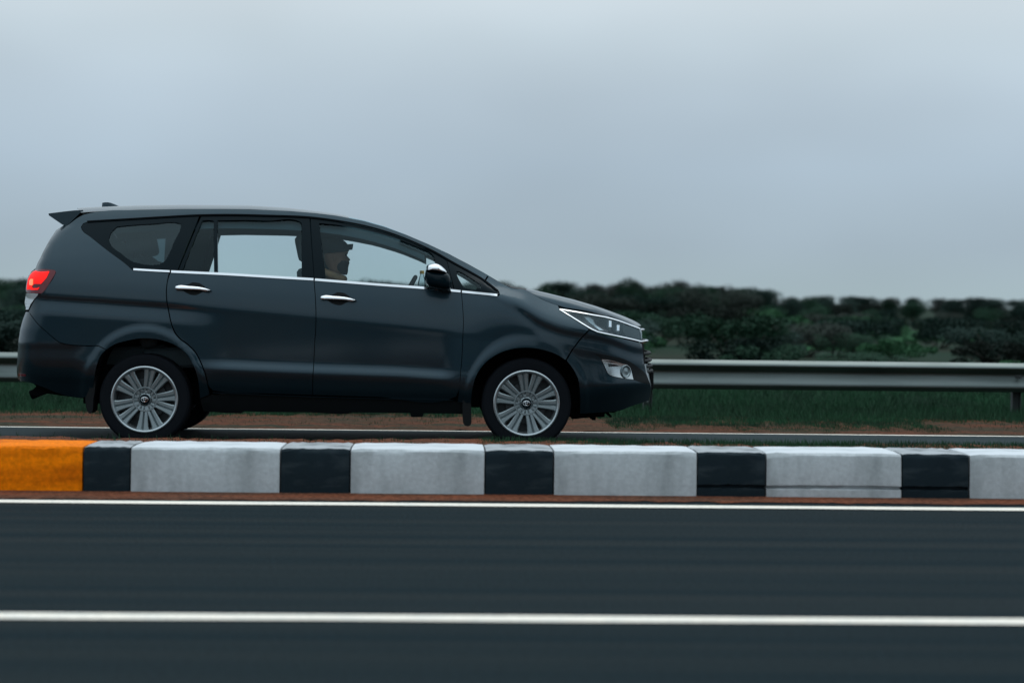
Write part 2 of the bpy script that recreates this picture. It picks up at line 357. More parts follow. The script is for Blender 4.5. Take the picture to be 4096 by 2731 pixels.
# roadside shrubs beyond the rail
bp = []
for k, (lm, h) in enumerate(((LEAFS[0], 1.0), (LEAFS[1], 1.0), (LEAFS[3], .8), (LEAFS[2], 1.0))):
    mb, st = bush_meshes(h, 2.2, 20, 260, .032, lm); bp.append(proto('shrub', mb, st, lm, 'foliage', 'stem'))
spots = []
for i in range(140):
    Y = 27 + 48 * rng.random() ** 1.1; x = rng.uniform(-Y * .42 - 2, Y * .50 + 2); k = int(rng.choice([0, 0, 1, 1, 2, 3]))
    s = rng.uniform(.45, .85) * (1 + (Y - 27) / 60); spots.append(((x, Y, -.12), k, (s * 1.5, s * 1.5, s)))
scatter(bp, spots, ['low dark green shrub in the rough ground beyond the guard rail', 'low mid green leafy shrub in the rough ground beyond the guard rail',
                    'low bright green shrub in the rough ground beyond the guard rail', 'low brownish dry shrub in the rough ground beyond the guard rail'], 'shrub', 'shrubs beyond the guard rail')
# low trees of the far treeline
tp = []
for k, lm in enumerate((LEAFS[0], LEAFS[1], LEAFS[2])):
    mb, st = tree_meshes(3.0, 4.4, 1.2, 20, 240, .085); tp.append(proto('tree', mb, st, lm, 'crown', 'trunk'))
spots = []
for Y0, nrow, sc in ((95, 46, .55), (130, 60, .72), (175, 74, .95), (225, 86, 1.12)):
    for i in range(nrow):
        Y = Y0 + rng.uniform(-12, 12); x = Y * (-.42 + .96 * (i + rng.uniform(.1, .9)) / nrow)
        s = .93 * sc * rng.uniform(.88, 1.08); k = int(rng.choice([0, 0, 1, 2]))
        pxr = x / Y
        if pxr > .17: s *= .72
        elif rng.random() < .16: s *= 1.22
        spots.append(((x, Y, -.15), k, (s * 1.15, s * 1.15, s)))
scatter(tp, spots, ['dark green round crowned tree in the far low treeline', 'mid green round crowned tree in the far low treeline', 'greyish olive round crowned tree in the far low treeline'], 'tree', 'trees in the far treeline')
# unseen tall trees added beyond the right edge so the front wing mirrors olive
mb, st = tree_meshes(9.0, 7.5, .8, 22, 150, .17); tl = proto('roadside_tree', mb, st, mat('leaf_olive', (.075, .080, .045), .9, spec=.1), 'crown', 'trunk')
spots = [((x, y, -.15), 0, (s_, s_, s_)) for x, y, s_ in ((7.6, -3.5, .95), (11.5, -4.5, 1.1), (15.5, -3, 1.1), (19.5, -4.5, 1.15), (24, -3.5, 1.1), (30, -4.5, 1.1))]
scatter([tl], spots, ['olive green tree on the near side of the road past the right edge'], 'tree', 'trees on the near side of the road')
# grass
def grass(name, n, fx, label):
    vs = np.zeros((n * 3, 3)); 
    for i in range(n):
        x, y, z, h, wd = fx(); a_ = rng.uniform(0, 3.14); dx, dy = math.cos(a_) * wd, math.sin(a_) * wd; lx, ly = rng.normal(0, h * .35, 2)
        vs[3 * i] = (x - dx, y - dy, z - .01); vs[3 * i + 1] = (x + dx, y + dy, z - .01); vs[3 * i + 2] = (x + lx, y + ly, z + h)
    me = bpy.data.meshes.new(name); me.vertices.add(n * 3); me.vertices.foreach_set('co', vs.ravel()); me.loops.add(n * 3); me.loops.foreach_set('vertex_index', range(n * 3))
    me.polygons.add(n); me.polygons.foreach_set('loop_start', range(0, n * 3, 3)); me.polygons.foreach_set('loop_total', [3] * n); me.update(calc_edges=True)
    o = link(name, me, GRASS, None, False); tag(o, label, 'grass', kind='stuff'); return o
def f1():
    Y = 18.9 + 14 * rng.random() ** 1.5; x = rng.uniform(-Y * .42, Y * .50)
    return x, Y + .25 * noise2(x * .5, 1), -.13, rng.uniform(.05, .16) * min(1, .3 + (Y - 18.8) * .9), .006 + .004 * (Y - 18) / 10
grass('grass', 140000, f1, 'short green roadside grass around the guard rail posts')
xv0, xv1 = at(2450, 1700, 17.5).x, at(3800, 1700, 17.5).x
def f3():
    if rng.random() < .75: x = rng.uniform(xv0, xv1)
    else: x = rng.uniform(-12, 16)
    return x, rng.uniform(16.9, 19.3), -.09, rng.uniform(.02, .06), .006
grass('verge_grass', 30000, f3, 'short sparse grass growing on the soil verge behind the car')
def f2():
    while True:
        x = rng.uniform(-6, 8); g = .5 * math.sin(x * 1.1 + .9) + .5
        inside = .95 if .25 < x < 4.1 else .06
        if rng.random() < inside: break
    Y = rng.uniform(11.3, 13.0)
    return x, Y, .155 if Y < 12.6 else .1, rng.uniform(.015, .045), .004
grass('median_grass', 26000, f2, 'thin green grass growing in the red soil of the median')

# ================================================================== CAR
YC = 14.92
_a = at(578, 1597.7, 14.045); _b = at(2106, 1611.7, 14.045)
XC = (_a.x + _b.x) / 2; WB2 = (_b.x - _a.x) / 2; ZW = (_a.z + _b.z) / 2
car = empty('passenger_car', (XC, YC, 0))
tag(car, 'dark grey blue people carrier driving to the right with its tail lamp lit', 'car')
def loc(px, py, y):                      # photo pixel -> car coordinates on the plane y (minus is the near side)
    p = at(px, py, YC + y); return p.x - XC, p.z
def curve(pts, w_): a_ = np.array([loc(x, y, -w_) for x, y in pts]); return a_[:, 0], a_[:, 1]
cE = [(262, 862), (332, 850), (408, 845), (553, 840), (723, 837), (900, 837), (1000, 838), (1155, 845), (1262, 854), (1347, 864), (1453, 884), (1538, 908), (1623, 939), (1708, 975),
      (1793, 1015), (1870, 1056), (1938, 1094), (2000, 1129), (2049, 1152), (2104, 1160), (2125, 1171), (2150, 1187), (2190, 1206), (2232, 1221), (2261, 1230), (2338, 1241), (2402, 1252), (2457, 1268), (2508, 1290), (2553, 1308)]
xE = curve([p for p in cE if p[0] < 1950], .66); xE2 = curve([p for p in cE if p[0] >= 1950], .80)
EX = np.concatenate([xE[0], xE2[0]]); EZ = np.concatenate([xE[1], xE2[1]])
cD = [(262, 895), (349, 888), (468, 881), (638, 871), (787, 863), (900, 861), (1070, 864), (1240, 871), (1368, 888), (1474, 909), (1581, 941), (1666, 975), (1734, 1007), (1815, 1053), (1870, 1083), (1938, 1123), (1993, 1166), (2040, 1180)]
DX, DZ = curve(cD, .72)
BX, BZ = curve([(100, 1058), (534, 1077), (681, 1086), (1000, 1100), (1255, 1117), (1751, 1156), (1842, 1165), (1989, 1181), (2300, 1207)], .87)
CX, CZ = curve([(60, 1160), (100, 1172), (170, 1179), (425, 1196), (663, 1213), (960, 1240), (1264, 1270), (1600, 1303), (1850, 1330), (2000, 1345)], .905)
LX, LZ = curve([(300, 1440), (830, 1462), (900, 1463), (1255, 1478), (1600, 1490), (1820, 1505), (2600, 1520)], .91)
SX, SZ = curve([(300, 1530), (851, 1565), (1250, 1580), (1815, 1597), (2600, 1610)], .87)
# silhouette of the rear end, x as a function of z
_s = [(75, 1620), (68, 1515), (68, 1450), (72, 1375), (82, 1310), (92, 1275), (101, 1240), (102, 1200), (104, 1165), (112, 1110), (124, 1088), (142, 1074), (170, 1015), (195, 965), (225, 920), (250, 898), (262, 868), (290, 840)]
QX, QZ = curve(_s, .62)
o_ = np.argsort(QZ); QX, QZ = QX[o_], QZ[o_]
def ss(a, b, x): t = np.clip((x - a) / (b - a), 0, 1); return t * t * (3 - 2 * t)
_g = np.linspace(-3, 3, 1200); _e = np.interp(_g, EX, EZ); _kx = np.exp(-.5 * (np.arange(-60, 61) * .005 / .07) ** 2); _kx /= _kx.sum(); _es = np.convolve(np.pad(_e, 60, mode='edge'), _kx, 'valid')
def pxx(px, w_=.9): return loc(px, 1300, -w_)[0]
def knots(z, ks):
    out = np.full_like(z, np.nan); k0 = ks[0]
    out = ks[0][1] + (z - ks[0][0]) * .9
    for (za, wa), (zb, wb, bu) in zip([(k[0], k[1]) for k in ks[:-1]], ks[1:]):
        t = (z - za) / np.maximum(zb - za, 1e-4); v = wa + (wb - wa) * t + bu * 4 * t * (1 - t)
        out = np.where(z >= za, np.where(t <= 1, v, out), out)
    zl, wl = ks[-1][0], ks[-1][1]
    return np.where(z > zl, wl - (z - zl) * 1.2, out)
def knots2(z, ks):
    out = ks[0][1] + (z - ks[0][0]) * .9
    for i in range(len(ks) - 1):
        za, wa = ks[i][0], ks[i][1]; zb, wb, bu = ks[i + 1]
        t = (z - za) / np.maximum(zb - za, 1e-4); v = wa + (wb - wa) * t + bu * 4 * t * (1 - t)
        out = np.where((t >= 0) & (t <= 1), v, out)
    return np.where(z > ks[-1][0], ks[-1][1] - (z - ks[-1][0]) * .9, out)
X1690, X1850, X1960, X2060, X2160 = [pxx(q) for q in (1690, 1850, 1960, 2060, 2160)]
X640, X760, X900 = [pxx(q) for q in (600, 760, 930)]
def W0(x, z):
    """half width of the body at car coordinates (x, z)"""
    x = np.asarray(x, float); z = np.asarray(z, float)
    ze = np.interp(x, _g, _e) * (1 - ss(X1850, X1960, x)) + np.interp(x, _g, _es) * ss(X1850, X1960, x); zd = np.interp(x, DX, DZ); zb = np.interp(x, BX, BZ); zc = np.interp(x, CX, CZ); zl = np.interp(x, LX, LZ); zs = np.interp(x, SX, SZ)
    fr = ss(X1690, X2160, x)
    we = .672 + .118 * fr; wd = .715 + .165 * fr; wb = .868 + .036 * ss(X1850, X2160, x)
    f2 = ss(X1960, X2160, x); zb = zb * (1 - f2) + (ze - .20) * f2; zd = zd * (1 - f2) + (ze - .085) * f2
    zd = np.minimum(zd, ze - .015); zb = np.minimum(zb, zd - .012)
    aC = 1 - ss(X1850 - .03, X1960 + .05, x); aR = 1 - ss(X640, X900, x); aL = ss(X760, X900, x) * (1 - ss(X1850 - .17, X1850 - .03, x))
    zc = np.minimum(zc, zb - .05 - .07 * f2)
    top = [(zb, wb, .006 + .006 * (1 - aC)), (zd, wd, .014 + .02 * fr), (ze, wd - (.62 + .4 * fr) * (ze - zd), .004)]
    low = [(zs - .16, .80 + 0 * x, 0), (zs, .868 + 0 * x, .004), (zl - .10, .896 + 0 * x, .004), (zl - .015, .906 + .006 * aL, .002),
           (zl + .028, .906 - .019 * aL, .001)]
    w0 = .906 - .019 * aL; f_ = lambda q: w0 + (.907 - w0) * np.clip((q - zl - .028) / np.maximum(zc - zl - .028, .02), 0, 1)
    low += [(zc - .13, f_(zc - .13) + .008 * aR, 0), (zc - .035, f_(zc - .035) - .010 * aR, 0), (zc, .908 + .0 * x, 0)]
    w_ = knots2(z, low + top)
    # wheel arch lips
    for sx in (-1, 1):
        r_ = np.hypot((x - sx * WB2) * (1.13 if sx < 0 else 1.06), z - ZW); ro = .515 if sx < 0 else .475
        w_ = w_ + .013 * (1 - ss(ro - .012, ro + .014, r_)) * ss(.2, .3, z)
    # front bumper shelf
    aF = ss(WB2 + .40, WB2 + .62, x)
    zsh = .455
    w_ = w_ + aF * np.where(z < zsh, .012 - .10 * (zsh - z), .012 * (1 - ss(0, .05, z - zsh)))
    # rear bumper step
    aB = 1 - ss(-WB2 - .55, -WB2 - .38, x)
    w_ = w_ - aB * np.where(z < .70, .05 * ss(0, .45, .70 - z) + .006, 0)
    # plan rounding at both ends
    sh = np.interp(z, [.2, .35, .46, .6, .8, .95, 1.1], [-.09, -.02, .045, .02, 0, -.005, -.03])
    t = np.clip((x - sh - (WB2 + .10)) / .78, 0, 1.25)
    w_ = w_ - .33 * t ** 3
    xr = np.interp(z, QZ, QX); d = np.clip(x - xr, 0, 1)
    amp = np.interp(z, [.4, 1.0, 1.25, 1.4, 1.7], [.24, .24, .20, .13, .09]); ln = np.interp(z, [.4, 1.1, 1.3, 1.7], [.26, .24, .16, .12])
    w_ = w_ - amp * np.clip(1 - d / ln, 0, 1) ** 2.8
    return np.maximum(w_, .3)
def W(x, z):
    x = np.asarray(x, float); z = np.asarray(z, float); d = .010 + .022 * ss(X1850, X2060, x)
    return .3 * W0(x, z) + .22 * (W0(x, z - d * .6) + W0(x, z + d * .6)) + .13 * (W0(x, z - d * 1.3) + W0(x, z + d * 1.3))
def p2l(px, py, it=40):                  # photo pixels -> (x, z) on the near body side
    px = np.asarray(px, float); py = np.asarray(py, float); w_ = np.full(px.shape, .86)
    dx = fw.x + rt.x * (px - 2048) / F + up.x * (1365.5 - py) / F; dy = fw.y + rt.y * (px - 2048) / F + up.y * (1365.5 - py) / F; dz = fw.z + rt.z * (px - 2048) / F + up.z * (1365.5 - py) / F
    for _ in range(it):
        k = (YC - w_) / dy; x = dx * k - XC; z = EYE.z + dz * k; w_ = .5 * w_ + .5 * W(x, z)
    return np.stack([x, z], -1)
def smooth_loop(P, closed=True, step=.02, ang=32):
    P = np.asarray(P, float); n = len(P); out = []
    rng_ = range(n if closed else n - 1)
    def corner(i):
        if not closed and i in (0, n - 1): return True
        a_ = P[i] - P[i - 1]; b_ = P[(i + 1) % n] - P[i]; c_ = np.dot(a_, b_) / (np.linalg.norm(a_) * np.linalg.norm(b_) + 1e-9)
        return c_ < math.cos(R(ang))
    cor = [corner(i) for i in range(n)]
    for i in rng_:
        p0, p1, p2, p3 = P[i - 1], P[i], P[(i + 1) % n], P[(i + 2) % n]; L = np.linalg.norm(p2 - p1); k = max(1, int(L / step))
        d0, d3 = np.linalg.norm(p1 - p0) + 1e-9, np.linalg.norm(p3 - p2) + 1e-9
        m1 = (p2 - p1) if cor[i] else L * ((p1 - p0) / d0 * L + (p2 - p1) / L * d0) / (d0 + L)
        m2 = (p2 - p1) if cor[(i + 1) % n] else L * ((p2 - p1) / L * d3 + (p3 - p2) / d3 * L) / (d3 + L)
        for q in range(k):
            t = q / k; out.append((2*t**3-3*t**2+1)*p1 + (t**3-2*t**2+t)*m1 + (-2*t**3+3*t**2)*p2 + (t**3-t**2)*m2)
    if not closed: out.append(P[-1])
    return np.array(out)
def area(P): x, y = P[:, 0], P[:, 1]; return .5 * np.sum(x * np.roll(y, -1) - np.roll(x, -1) * y)
def inset(P, d):
    if area(P) < 0: P = P[::-1]
    a_ = P - np.roll(P, 1, 0); b_ = np.roll(P, -1, 0) - P
    na = np.stack([-a_[:, 1], a_[:, 0]], -1) / (np.linalg.norm(a_, axis=1)[:, None] + 1e-9); nb = np.stack([-b_[:, 1], b_[:, 0]], -1) / (np.linalg.norm(b_, axis=1)[:, None] + 1e-9)
    m_ = na + nb; m_ /= (np.linalg.norm(m_, axis=1)[:, None] + 1e-9); c_ = np.clip((m_ * na).sum(1), .5, 1)
    return P + m_ * (d / c_)[:, None]
def inpoly(pts, P):
    x, y = pts[:, 0], pts[:, 1]; r_ = np.zeros(len(pts), bool); x1, y1 = P[:, 0], P[:, 1]; x2, y2 = np.roll(x1, -1), np.roll(y1, -1)
    for a_, b_, c_, d_ in zip(x1, y1, x2, y2):
        m_ = (b_ > y) != (d_ > y)
        if b_ != d_: r_ ^= m_ & (x < (c_ - a_) * (y - b_) / (d_ - b_) + a_)
    return r_
def segdist(pts, P):
    A = P; B = np.roll(P, -1, 0); best = np.full(len(pts), 9.)
    for a_, b_ in zip(A, B):
        ab = b_ - a_; t = np.clip(((pts - a_) @ ab) / (ab @ ab + 1e-12), 0, 1); best = np.minimum(best, np.linalg.norm(pts - (a_ + t[:, None] * ab), axis=1))
    return best
def panel(name, poly, m, parent=None, off=0., ins=0., thick=.018, grid=.022, holes=(), mirror=True, sides=None, px=True, sm=True, mats=None, flat=False):
    """curved sheet with turned-in edges: outline in side view, depth from the body surface W"""
    def prep(q, d):
        q = p2l(*np.array(q, float).T) if px else np.array(q, float)
        q = smooth_loop(q, step=grid) if sm else q
        return inset(q, d) if d else (q if area(q) > 0 else q[::-1])
    P = prep(poly, ins); H = [prep(h, 0) for h in holes]
    lo, hi = P.min(0), P.max(0); gx = np.arange(lo[0] + grid / 2, hi[0], grid); gz = np.arange(lo[1] + grid / 2, hi[1], grid * .8)
    G = np.array([(a_ + (grid / 2 if j % 2 else 0), b_) for j, b_ in enumerate(gz) for a_ in gx]) if len(gx) and len(gz) else np.zeros((0, 2))
    if len(G):
        k = inpoly(G, P) & (segdist(G, P) > grid * .45)
        for h in H: k &= ~inpoly(G, h) & (segdist(G, h) > grid * .45)
        G = G[k]
    V = [P]; E = [(i, (i + 1) % len(P)) for i in range(len(P))]; b_ = len(P)
    for h in H: E += [(b_ + i, b_ + (i + 1) % len(h)) for i in range(len(h))]; V.append(h); b_ += len(h)
    V.append(G); V = np.concatenate(V)
    r_ = delaunay_2d_cdt([Vector(v) for v in V], E, [], 0, 1e-6)
    v2 = np.array([v[:] for v in r_[0]]); T = np.array([f for f in r_[2] if len(f) == 3]); cen = v2[T].mean(1)
    k = inpoly(cen, P)
    for h in H: k &= ~inpoly(cen, h)
    T = T[k]
    w_ = W(v2[:, 0], v2[:, 1]) + off
    res = []
    for sgn in (sides or ((-1, 1) if mirror else (-1,))):
        vs = [(a_[0], sgn * b_, a_[1]) for a_, b_ in zip(v2, w_)]
        bm = bmesh.new(); bv = [bm.verts.new(v) for v in vs]
        for t in T:
            t = t if sgn < 0 else t[::-1]
            try: bm.faces.new([bv[i] for i in t])
            except ValueError: pass
        bmesh.ops.delete(bm, geom=[v for v in bm.verts if not v.link_faces], context='VERTS')
        if thick:
            be = [e for e in bm.edges if e.is_boundary]; ex = bmesh.ops.extrude_edge_only(bm, edges=be)
            bmesh.ops.translate(bm, vec=(0, -sgn * thick, 0), verts=[v for v in ex['geom'] if isinstance(v, bmesh.types.BMVert)])
        me = bpy.data.meshes.new(name); bm.to_mesh(me); bm.free()
        par = parent[0 if sgn < 0 else 1] if isinstance(parent, (list, tuple)) else parent
        o = link(name, me, m, par, True, 40); res.append(o)
    return res
def band(pts, hw):                        # polyline in pixels -> closed strip outline
    P = smooth_loop(np.array(pts, float), closed=False, step=14); d = np.gradient(P, axis=0); n_ = np.stack([-d[:, 1], d[:, 0]], -1); n_ /= np.linalg.norm(n_, axis=1)[:, None]
    return np.concatenate([P + n_ * hw, (P - n_ * hw)[::-1]])
def strip(name, pts, hw, m, parent, off=.006, mirror=True):
    return panel(name, band(pts, hw), m, parent, off=off, thick=off + .004, grid=.03, mirror=mirror, sm=False)
def z1(L): return [(x / 2.351, 760 + y / 2.351) for x, y in L]
def z2(L): return [(900 + x / 2.351, 760 + y / 2.351) for x, y in L]
def z3(L): return [(1700 + x / 2.351, 900 + y / 2.351) for x, y in L]
def z7(L): return [(2160 + x / 4.694, 1120 + y / 4.694) for x, y in L]
def z8(L): return [(2160 + x / 4.694, 1400 + y / 4.694) for x, y in L]
def z9(L): return [(1620 + x / 4.694, 980 + y / 4.694) for x, y in L]
def z11(L): return [(40 + x / 7.84, 1040 + y / 7.84) for x, y in L]
G_ = .0035
Etop = [p for p in cE if 332 <= p[0] <= 1938]
# ---- side panels
quarter = [(256, 903), (270, 902), (328, 862)] + Etop[1:] + [(1951, 1101), (1936, 1124)] + [(1870, 1083), (1815, 1053), (1734, 1007), (1666, 975), (1581, 941), (1474, 909), (1368, 888), (1240, 871), (1070, 864),
          (900, 861), (787, 863), (638, 871), (468, 881), (349, 888), (333, 894), (324, 908), (328, 920), (361, 947), (425, 998), (519, 1070), (532, 1082), (600, 1087), (676, 1091),
          (670, 1117), (664, 1164), (667, 1211), (676, 1260), (685, 1298), (698, 1332), (715, 1353), (749, 1379), (778, 1408), (800, 1447), (817, 1489), (827, 1527), (834, 1556), (838, 1578), (800, 1594),
          (797, 1560), (792, 1520), (778, 1472), (744, 1413), (700, 1380), (640, 1359), (574, 1353), (510, 1362), (447, 1383), (425, 1398),
          (404, 1386), (340, 1382), (264, 1375), (238, 1368), (213, 1349), (183, 1323), (153, 1296), (132, 1270), (115, 1245), (136, 1204), (155, 1176), (168, 1172), (187, 1147), (213, 1113), (223, 1090), (217, 1080), (170, 1076), (139, 1082),
          (142, 1074), (170, 1015), (195, 965), (225, 920)]
panel('side_panel', quarter, PAINT, car, ins=.001)
rb = [(115, 1247), (132, 1272), (153, 1298), (183, 1325), (213, 1351), (238, 1370), (264, 1377), (340, 1384), (404, 1388), (424, 1400), (404, 1420), (388, 1460), (378, 1510), (370, 1560), (366, 1584), (328, 1590), (238, 1575), (180, 1552), (140, 1537), (72, 1517), (68, 1500), (68, 1450), (72, 1375), (82, 1310), (92, 1275), (103, 1246)]
RB = panel('rear_bumper', rb, PAINT, car, ins=G_ / 2)
panel('reflector', [(75, 1494), (103, 1496), (102, 1504), (75, 1503)], REDL, RB, off=.004, thick=.006, grid=.012)
fen = [(1941, 1126), (1955, 1103), (2000, 1129), (2049, 1152), (2104, 1160), (2125, 1171), (2150, 1187), (2190, 1206), (2232, 1221), (2238, 1235), (2274, 1262), (2317, 1289), (2357, 1316), (2322, 1354), (2293, 1391), (2262, 1440),
       (2232, 1421), (2170, 1399), (2104, 1391), (2050, 1396), (1998, 1413), (1938, 1455), (1904, 1506), (1890, 1560), (1884, 1612), (1830, 1608), (1836, 1562), (1842, 1498), (1849, 1413), (1852, 1336), (1854, 1292), (1851, 1228), (1846, 1172), (1989, 1186), (1998, 1180), (1996, 1166)]
panel('front_fender', fen, PAINT, car, ins=G_ / 2, grid=.015)
fb = [(2360, 1318), (2381, 1327), (2444, 1344), (2529, 1363), (2567, 1373), (2572, 1400), (2576, 1450), (2584, 1490), (2603, 1545), (2603, 1575), (2597, 1600), (2560, 1614), (2525, 1625), (2487, 1640), (2444, 1647), (2400, 1650), (2320, 1655),
      (2320, 1583), (2308, 1506), (2285, 1465), (2266, 1442), (2295, 1393), (2324, 1356)]
FB = panel('front_bumper', fb, PAINT, car, ins=G_ / 2, grid=.016)
lin = [(110, 1100), (534, 1085), (681, 1092), (900, 1104), (1256, 1124), (1500, 1145), (1751, 1165), (1980, 1186), (2160, 1215), (2240, 1245), (2320, 1300), (2400, 1335), (2540, 1372), (2560, 1450), (2570, 1560), (2500, 1610), (2335, 1640), (2325, 1500), (2290, 1410), (2200, 1372), (2104, 1362), (1990, 1380), (1905, 1440), (1870, 1540), (1868, 1605),
       (1250, 1582), (850, 1570), (815, 1500), (770, 1395), (690, 1340), (574, 1325), (460, 1345), (385, 1400), (350, 1500), (345, 1570), (120, 1510), (100, 1400), (110, 1290), (125, 1180)]
panel('inner_panel', lin, UNDER, car, off=-.045, thick=.0, grid=.05, sm=False)  # unseen dark sheet added to block light through the panel gaps
# ---- doors
fd = [(1256, 1121), (1500, 1141), (1751, 1161), (1846, 1171), (1851, 1228), (1854, 1292), (1852, 1336), (1849, 1413), (1842, 1498), (1836, 1562), (1826, 1586), (1806, 1595), (1500, 1588), (1250, 1580), (1251, 1532), (1255, 1455), (1259, 1370), (1264, 1285), (1262, 1200)]
rd = [(681, 1090), (900, 1100), (1256, 1121), (1262, 1200), (1264, 1285), (1259, 1370), (1255, 1455), (1251, 1532), (1250, 1580), (1050, 1574), (880, 1567), (851, 1562), (836, 1548), (829, 1524), (819, 1486), (802, 1444), (780, 1405), (751, 1376), (717, 1350), (701, 1330), (687, 1296), (678, 1258), (669, 1211), (666, 1164), (672, 1117)]
FD = panel('front_door', fd, PAINT, car, ins=G_ * .75)
RD = panel('rear_door', rd, PAINT, car, ins=G_ * .75)
fg = [(1276, 893), (1325, 897), (1410, 909), (1495, 928), (1581, 953), (1666, 985), (1728, 1016), (1736, 1026), (1740, 1050), (1770, 1160), (1500, 1139), (1304, 1121)]
ff = [(1242, 873), (1368, 890), (1474, 911), (1581, 943), (1666, 977), (1734, 1009), (1784, 1037), (1798, 1085), (1815, 1162), (1500, 1138), (1258, 1120)]
panel('window_frame', ff, BLACKG, FD, off=-.006, thick=.03, holes=[fg]); panel('window', fg, GLASS, FD, off=-.020, ins=-.004, thick=0, grid=.03)
rg = [(870, 882), (1000, 881), (1070, 883), (1198, 887), (1206, 892), (1207, 1114), (1000, 1101), (871, 1094)]
rq = [(808, 884), (814, 882), (849, 882), (855, 887), (856, 1094), (728, 1086)]
rf = [(805, 865), (900, 863), (1070, 866), (1238, 873), (1256, 1119), (900, 1097), (711, 1087)]
panel('window_frame', rf, BLACKG, RD, off=-.006, thick=.03, holes=[rg, rq], sides=(-1,)); panel('window', rg, GLASS, RD, off=-.020, ins=-.004, thick=0, grid=.03, sides=(-1,)); panel('quarter_window', rq, GLASS, RD, off=-.020, ins=-.004, thick=0, grid=.03, sides=(-1,))
rw = [(801, 886), (812, 883), (870, 882), (1000, 881), (1070, 883), (1198, 887), (1206, 892), (1207, 1114), (1000, 1101), (718, 1085)]
rf2 = [(790, 865)] + rf[1:-1] + [(700, 1087)]
panel('window_frame', rf2, BLACKG, RD, off=-.006, thick=.03, holes=[rw], sides=(1,)); panel('window', rw, GLASS, RD, off=-.020, ins=-.004, thick=0, grid=.03, sides=(1,))
# rear quarter glass with its black border
qi = z1([(1045, 400), (1100, 345), (1200, 335), (1450, 318), (1660, 308), (1700, 318), (1700, 345), (1640, 480), (1590, 600), (1550, 670), (1500, 700), (1420, 705), (1320, 695), (1230, 665), (1130, 590), (1050, 530), (1020, 470)])
qo = [(330, 896), (349, 889), (468, 882), (638, 872), (797, 864), (708, 1085), (600, 1083), (534, 1079), (519, 1070), (425, 998), (361, 947), (329, 920), (325, 908)]
QF = panel('rear_side_window', qo, BLACKG, car, off=-.004, thick=.02, holes=[qi]); panel('pane', qi, GLASSD, QF, off=-.012, ins=-.004, thick=0, grid=.03)
# small fixed window ahead of the front door
ti = z3([(295, 434), (330, 440), (400, 480), (480, 530), (530, 572), (525, 590), (500, 603), (400, 598), (365, 590), (330, 530), (300, 470)])
to = [(1788, 1039), (1870, 1085), (1938, 1125), (1980, 1157), (1994, 1169), (1996, 1177), (1986, 1180), (1845, 1168), (1819, 1162)]
TF = panel('front_side_window', to, BLACKG, car, off=-.004, thick=.02, holes=[ti]); panel('pane', ti, GLASS, TF, off=-.012, ins=-.004, thick=0, grid=.03)
# chrome belt line
strip('belt_trim', [(534, 1077), (600, 1081), (679, 1085)], 3.8, CHROME, QF)
strip('belt_trim', [(685, 1086), (900, 1096), (1100, 1108), (1254, 1117)], 4.6, CHROME, RD)
strip('belt_trim', [(1260, 1118), (1500, 1137), (1751, 1156), (1842, 1165)], 4.6, CHROME, FD)
strip('belt_trim', [(1848, 1166), (1920, 1173), (1989, 1180)], 4.4, CHROME, TF)
# door frame rubber lines
strip('drip_seal', [(349, 886), (468, 879), (638, 869), (787, 861), (900, 859), (1070, 862), (1240, 869), (1368, 886), (1474, 907), (1581, 939), (1666, 973), (1734, 1005), (1815, 1051), (1870, 1081), (1938, 1121), (1992, 1163)], 3.2, UNDER, car, off=.003)
strip('sill_trim', [(850, 1570), (1250, 1586), (1815, 1601)], 1.6, PAINT, car, off=.006)
# handles
def handle(parent, cx, cy, sx):
    rec = [(cx - 50 * 1, cy + 4), (cx - 28, cy - 12), (cx - 4, cy - 24), (cx + 22, cy - 21), (cx + 44, cy - 8), (cx + 52, cy + 8), (cx + 30, cy + 18), (cx + 12, cy + 27), (cx - 14, cy + 25), (cx - 36, cy + 14)]
    H_ = panel('handle_recess', rec, BLACKP, parent, off=.002, thick=.004)
    bar = [(cx - 73, cy - 2), (cx - 70, cy - 9), (cx - 60, cy - 12), (cx - 20, cy - 10), (cx + 40, cy - 3), (cx + 66, cy + 5), (cx + 73, cy + 9), (cx + 64, cy + 13), (cx + 30, cy + 9), (cx - 30, cy + 6), (cx - 68, cy + 5)]
    P = p2l(*np.array(bar, float).T); P = smooth_loop(P, step=.01)
    for k, sgn in enumerate((-1, 1)):
        c = P.mean(0); vs = []; fs = []; L = [(1.0, .010), (1.0, .028), (.93, .036), (.72, .041), (.3, .043)]; n_ = len(P)
        for s_, o_ in L:
            for q in P:
                p = c + (q - c) * np.array([1 - (1 - s_) * .35, s_]); vs.append((p[0], sgn * (float(W(*p)) + o_), p[1]))
        for i in range(len(L) - 1):
            for j in range(n_): fs.append((i * n_ + j, i * n_ + (j + 1) % n_, (i + 1) * n_ + (j + 1) % n_, (i + 1) * n_ + j))
        fs.append(tuple((len(L) - 1) * n_ + j for j in range(n_)))
        recalc(mesh('handle', vs, fs, CHROME, parent[k], True, 50))
handle(FD, 1354, 1193, 1); handle(RD, 774, 1153, 1)
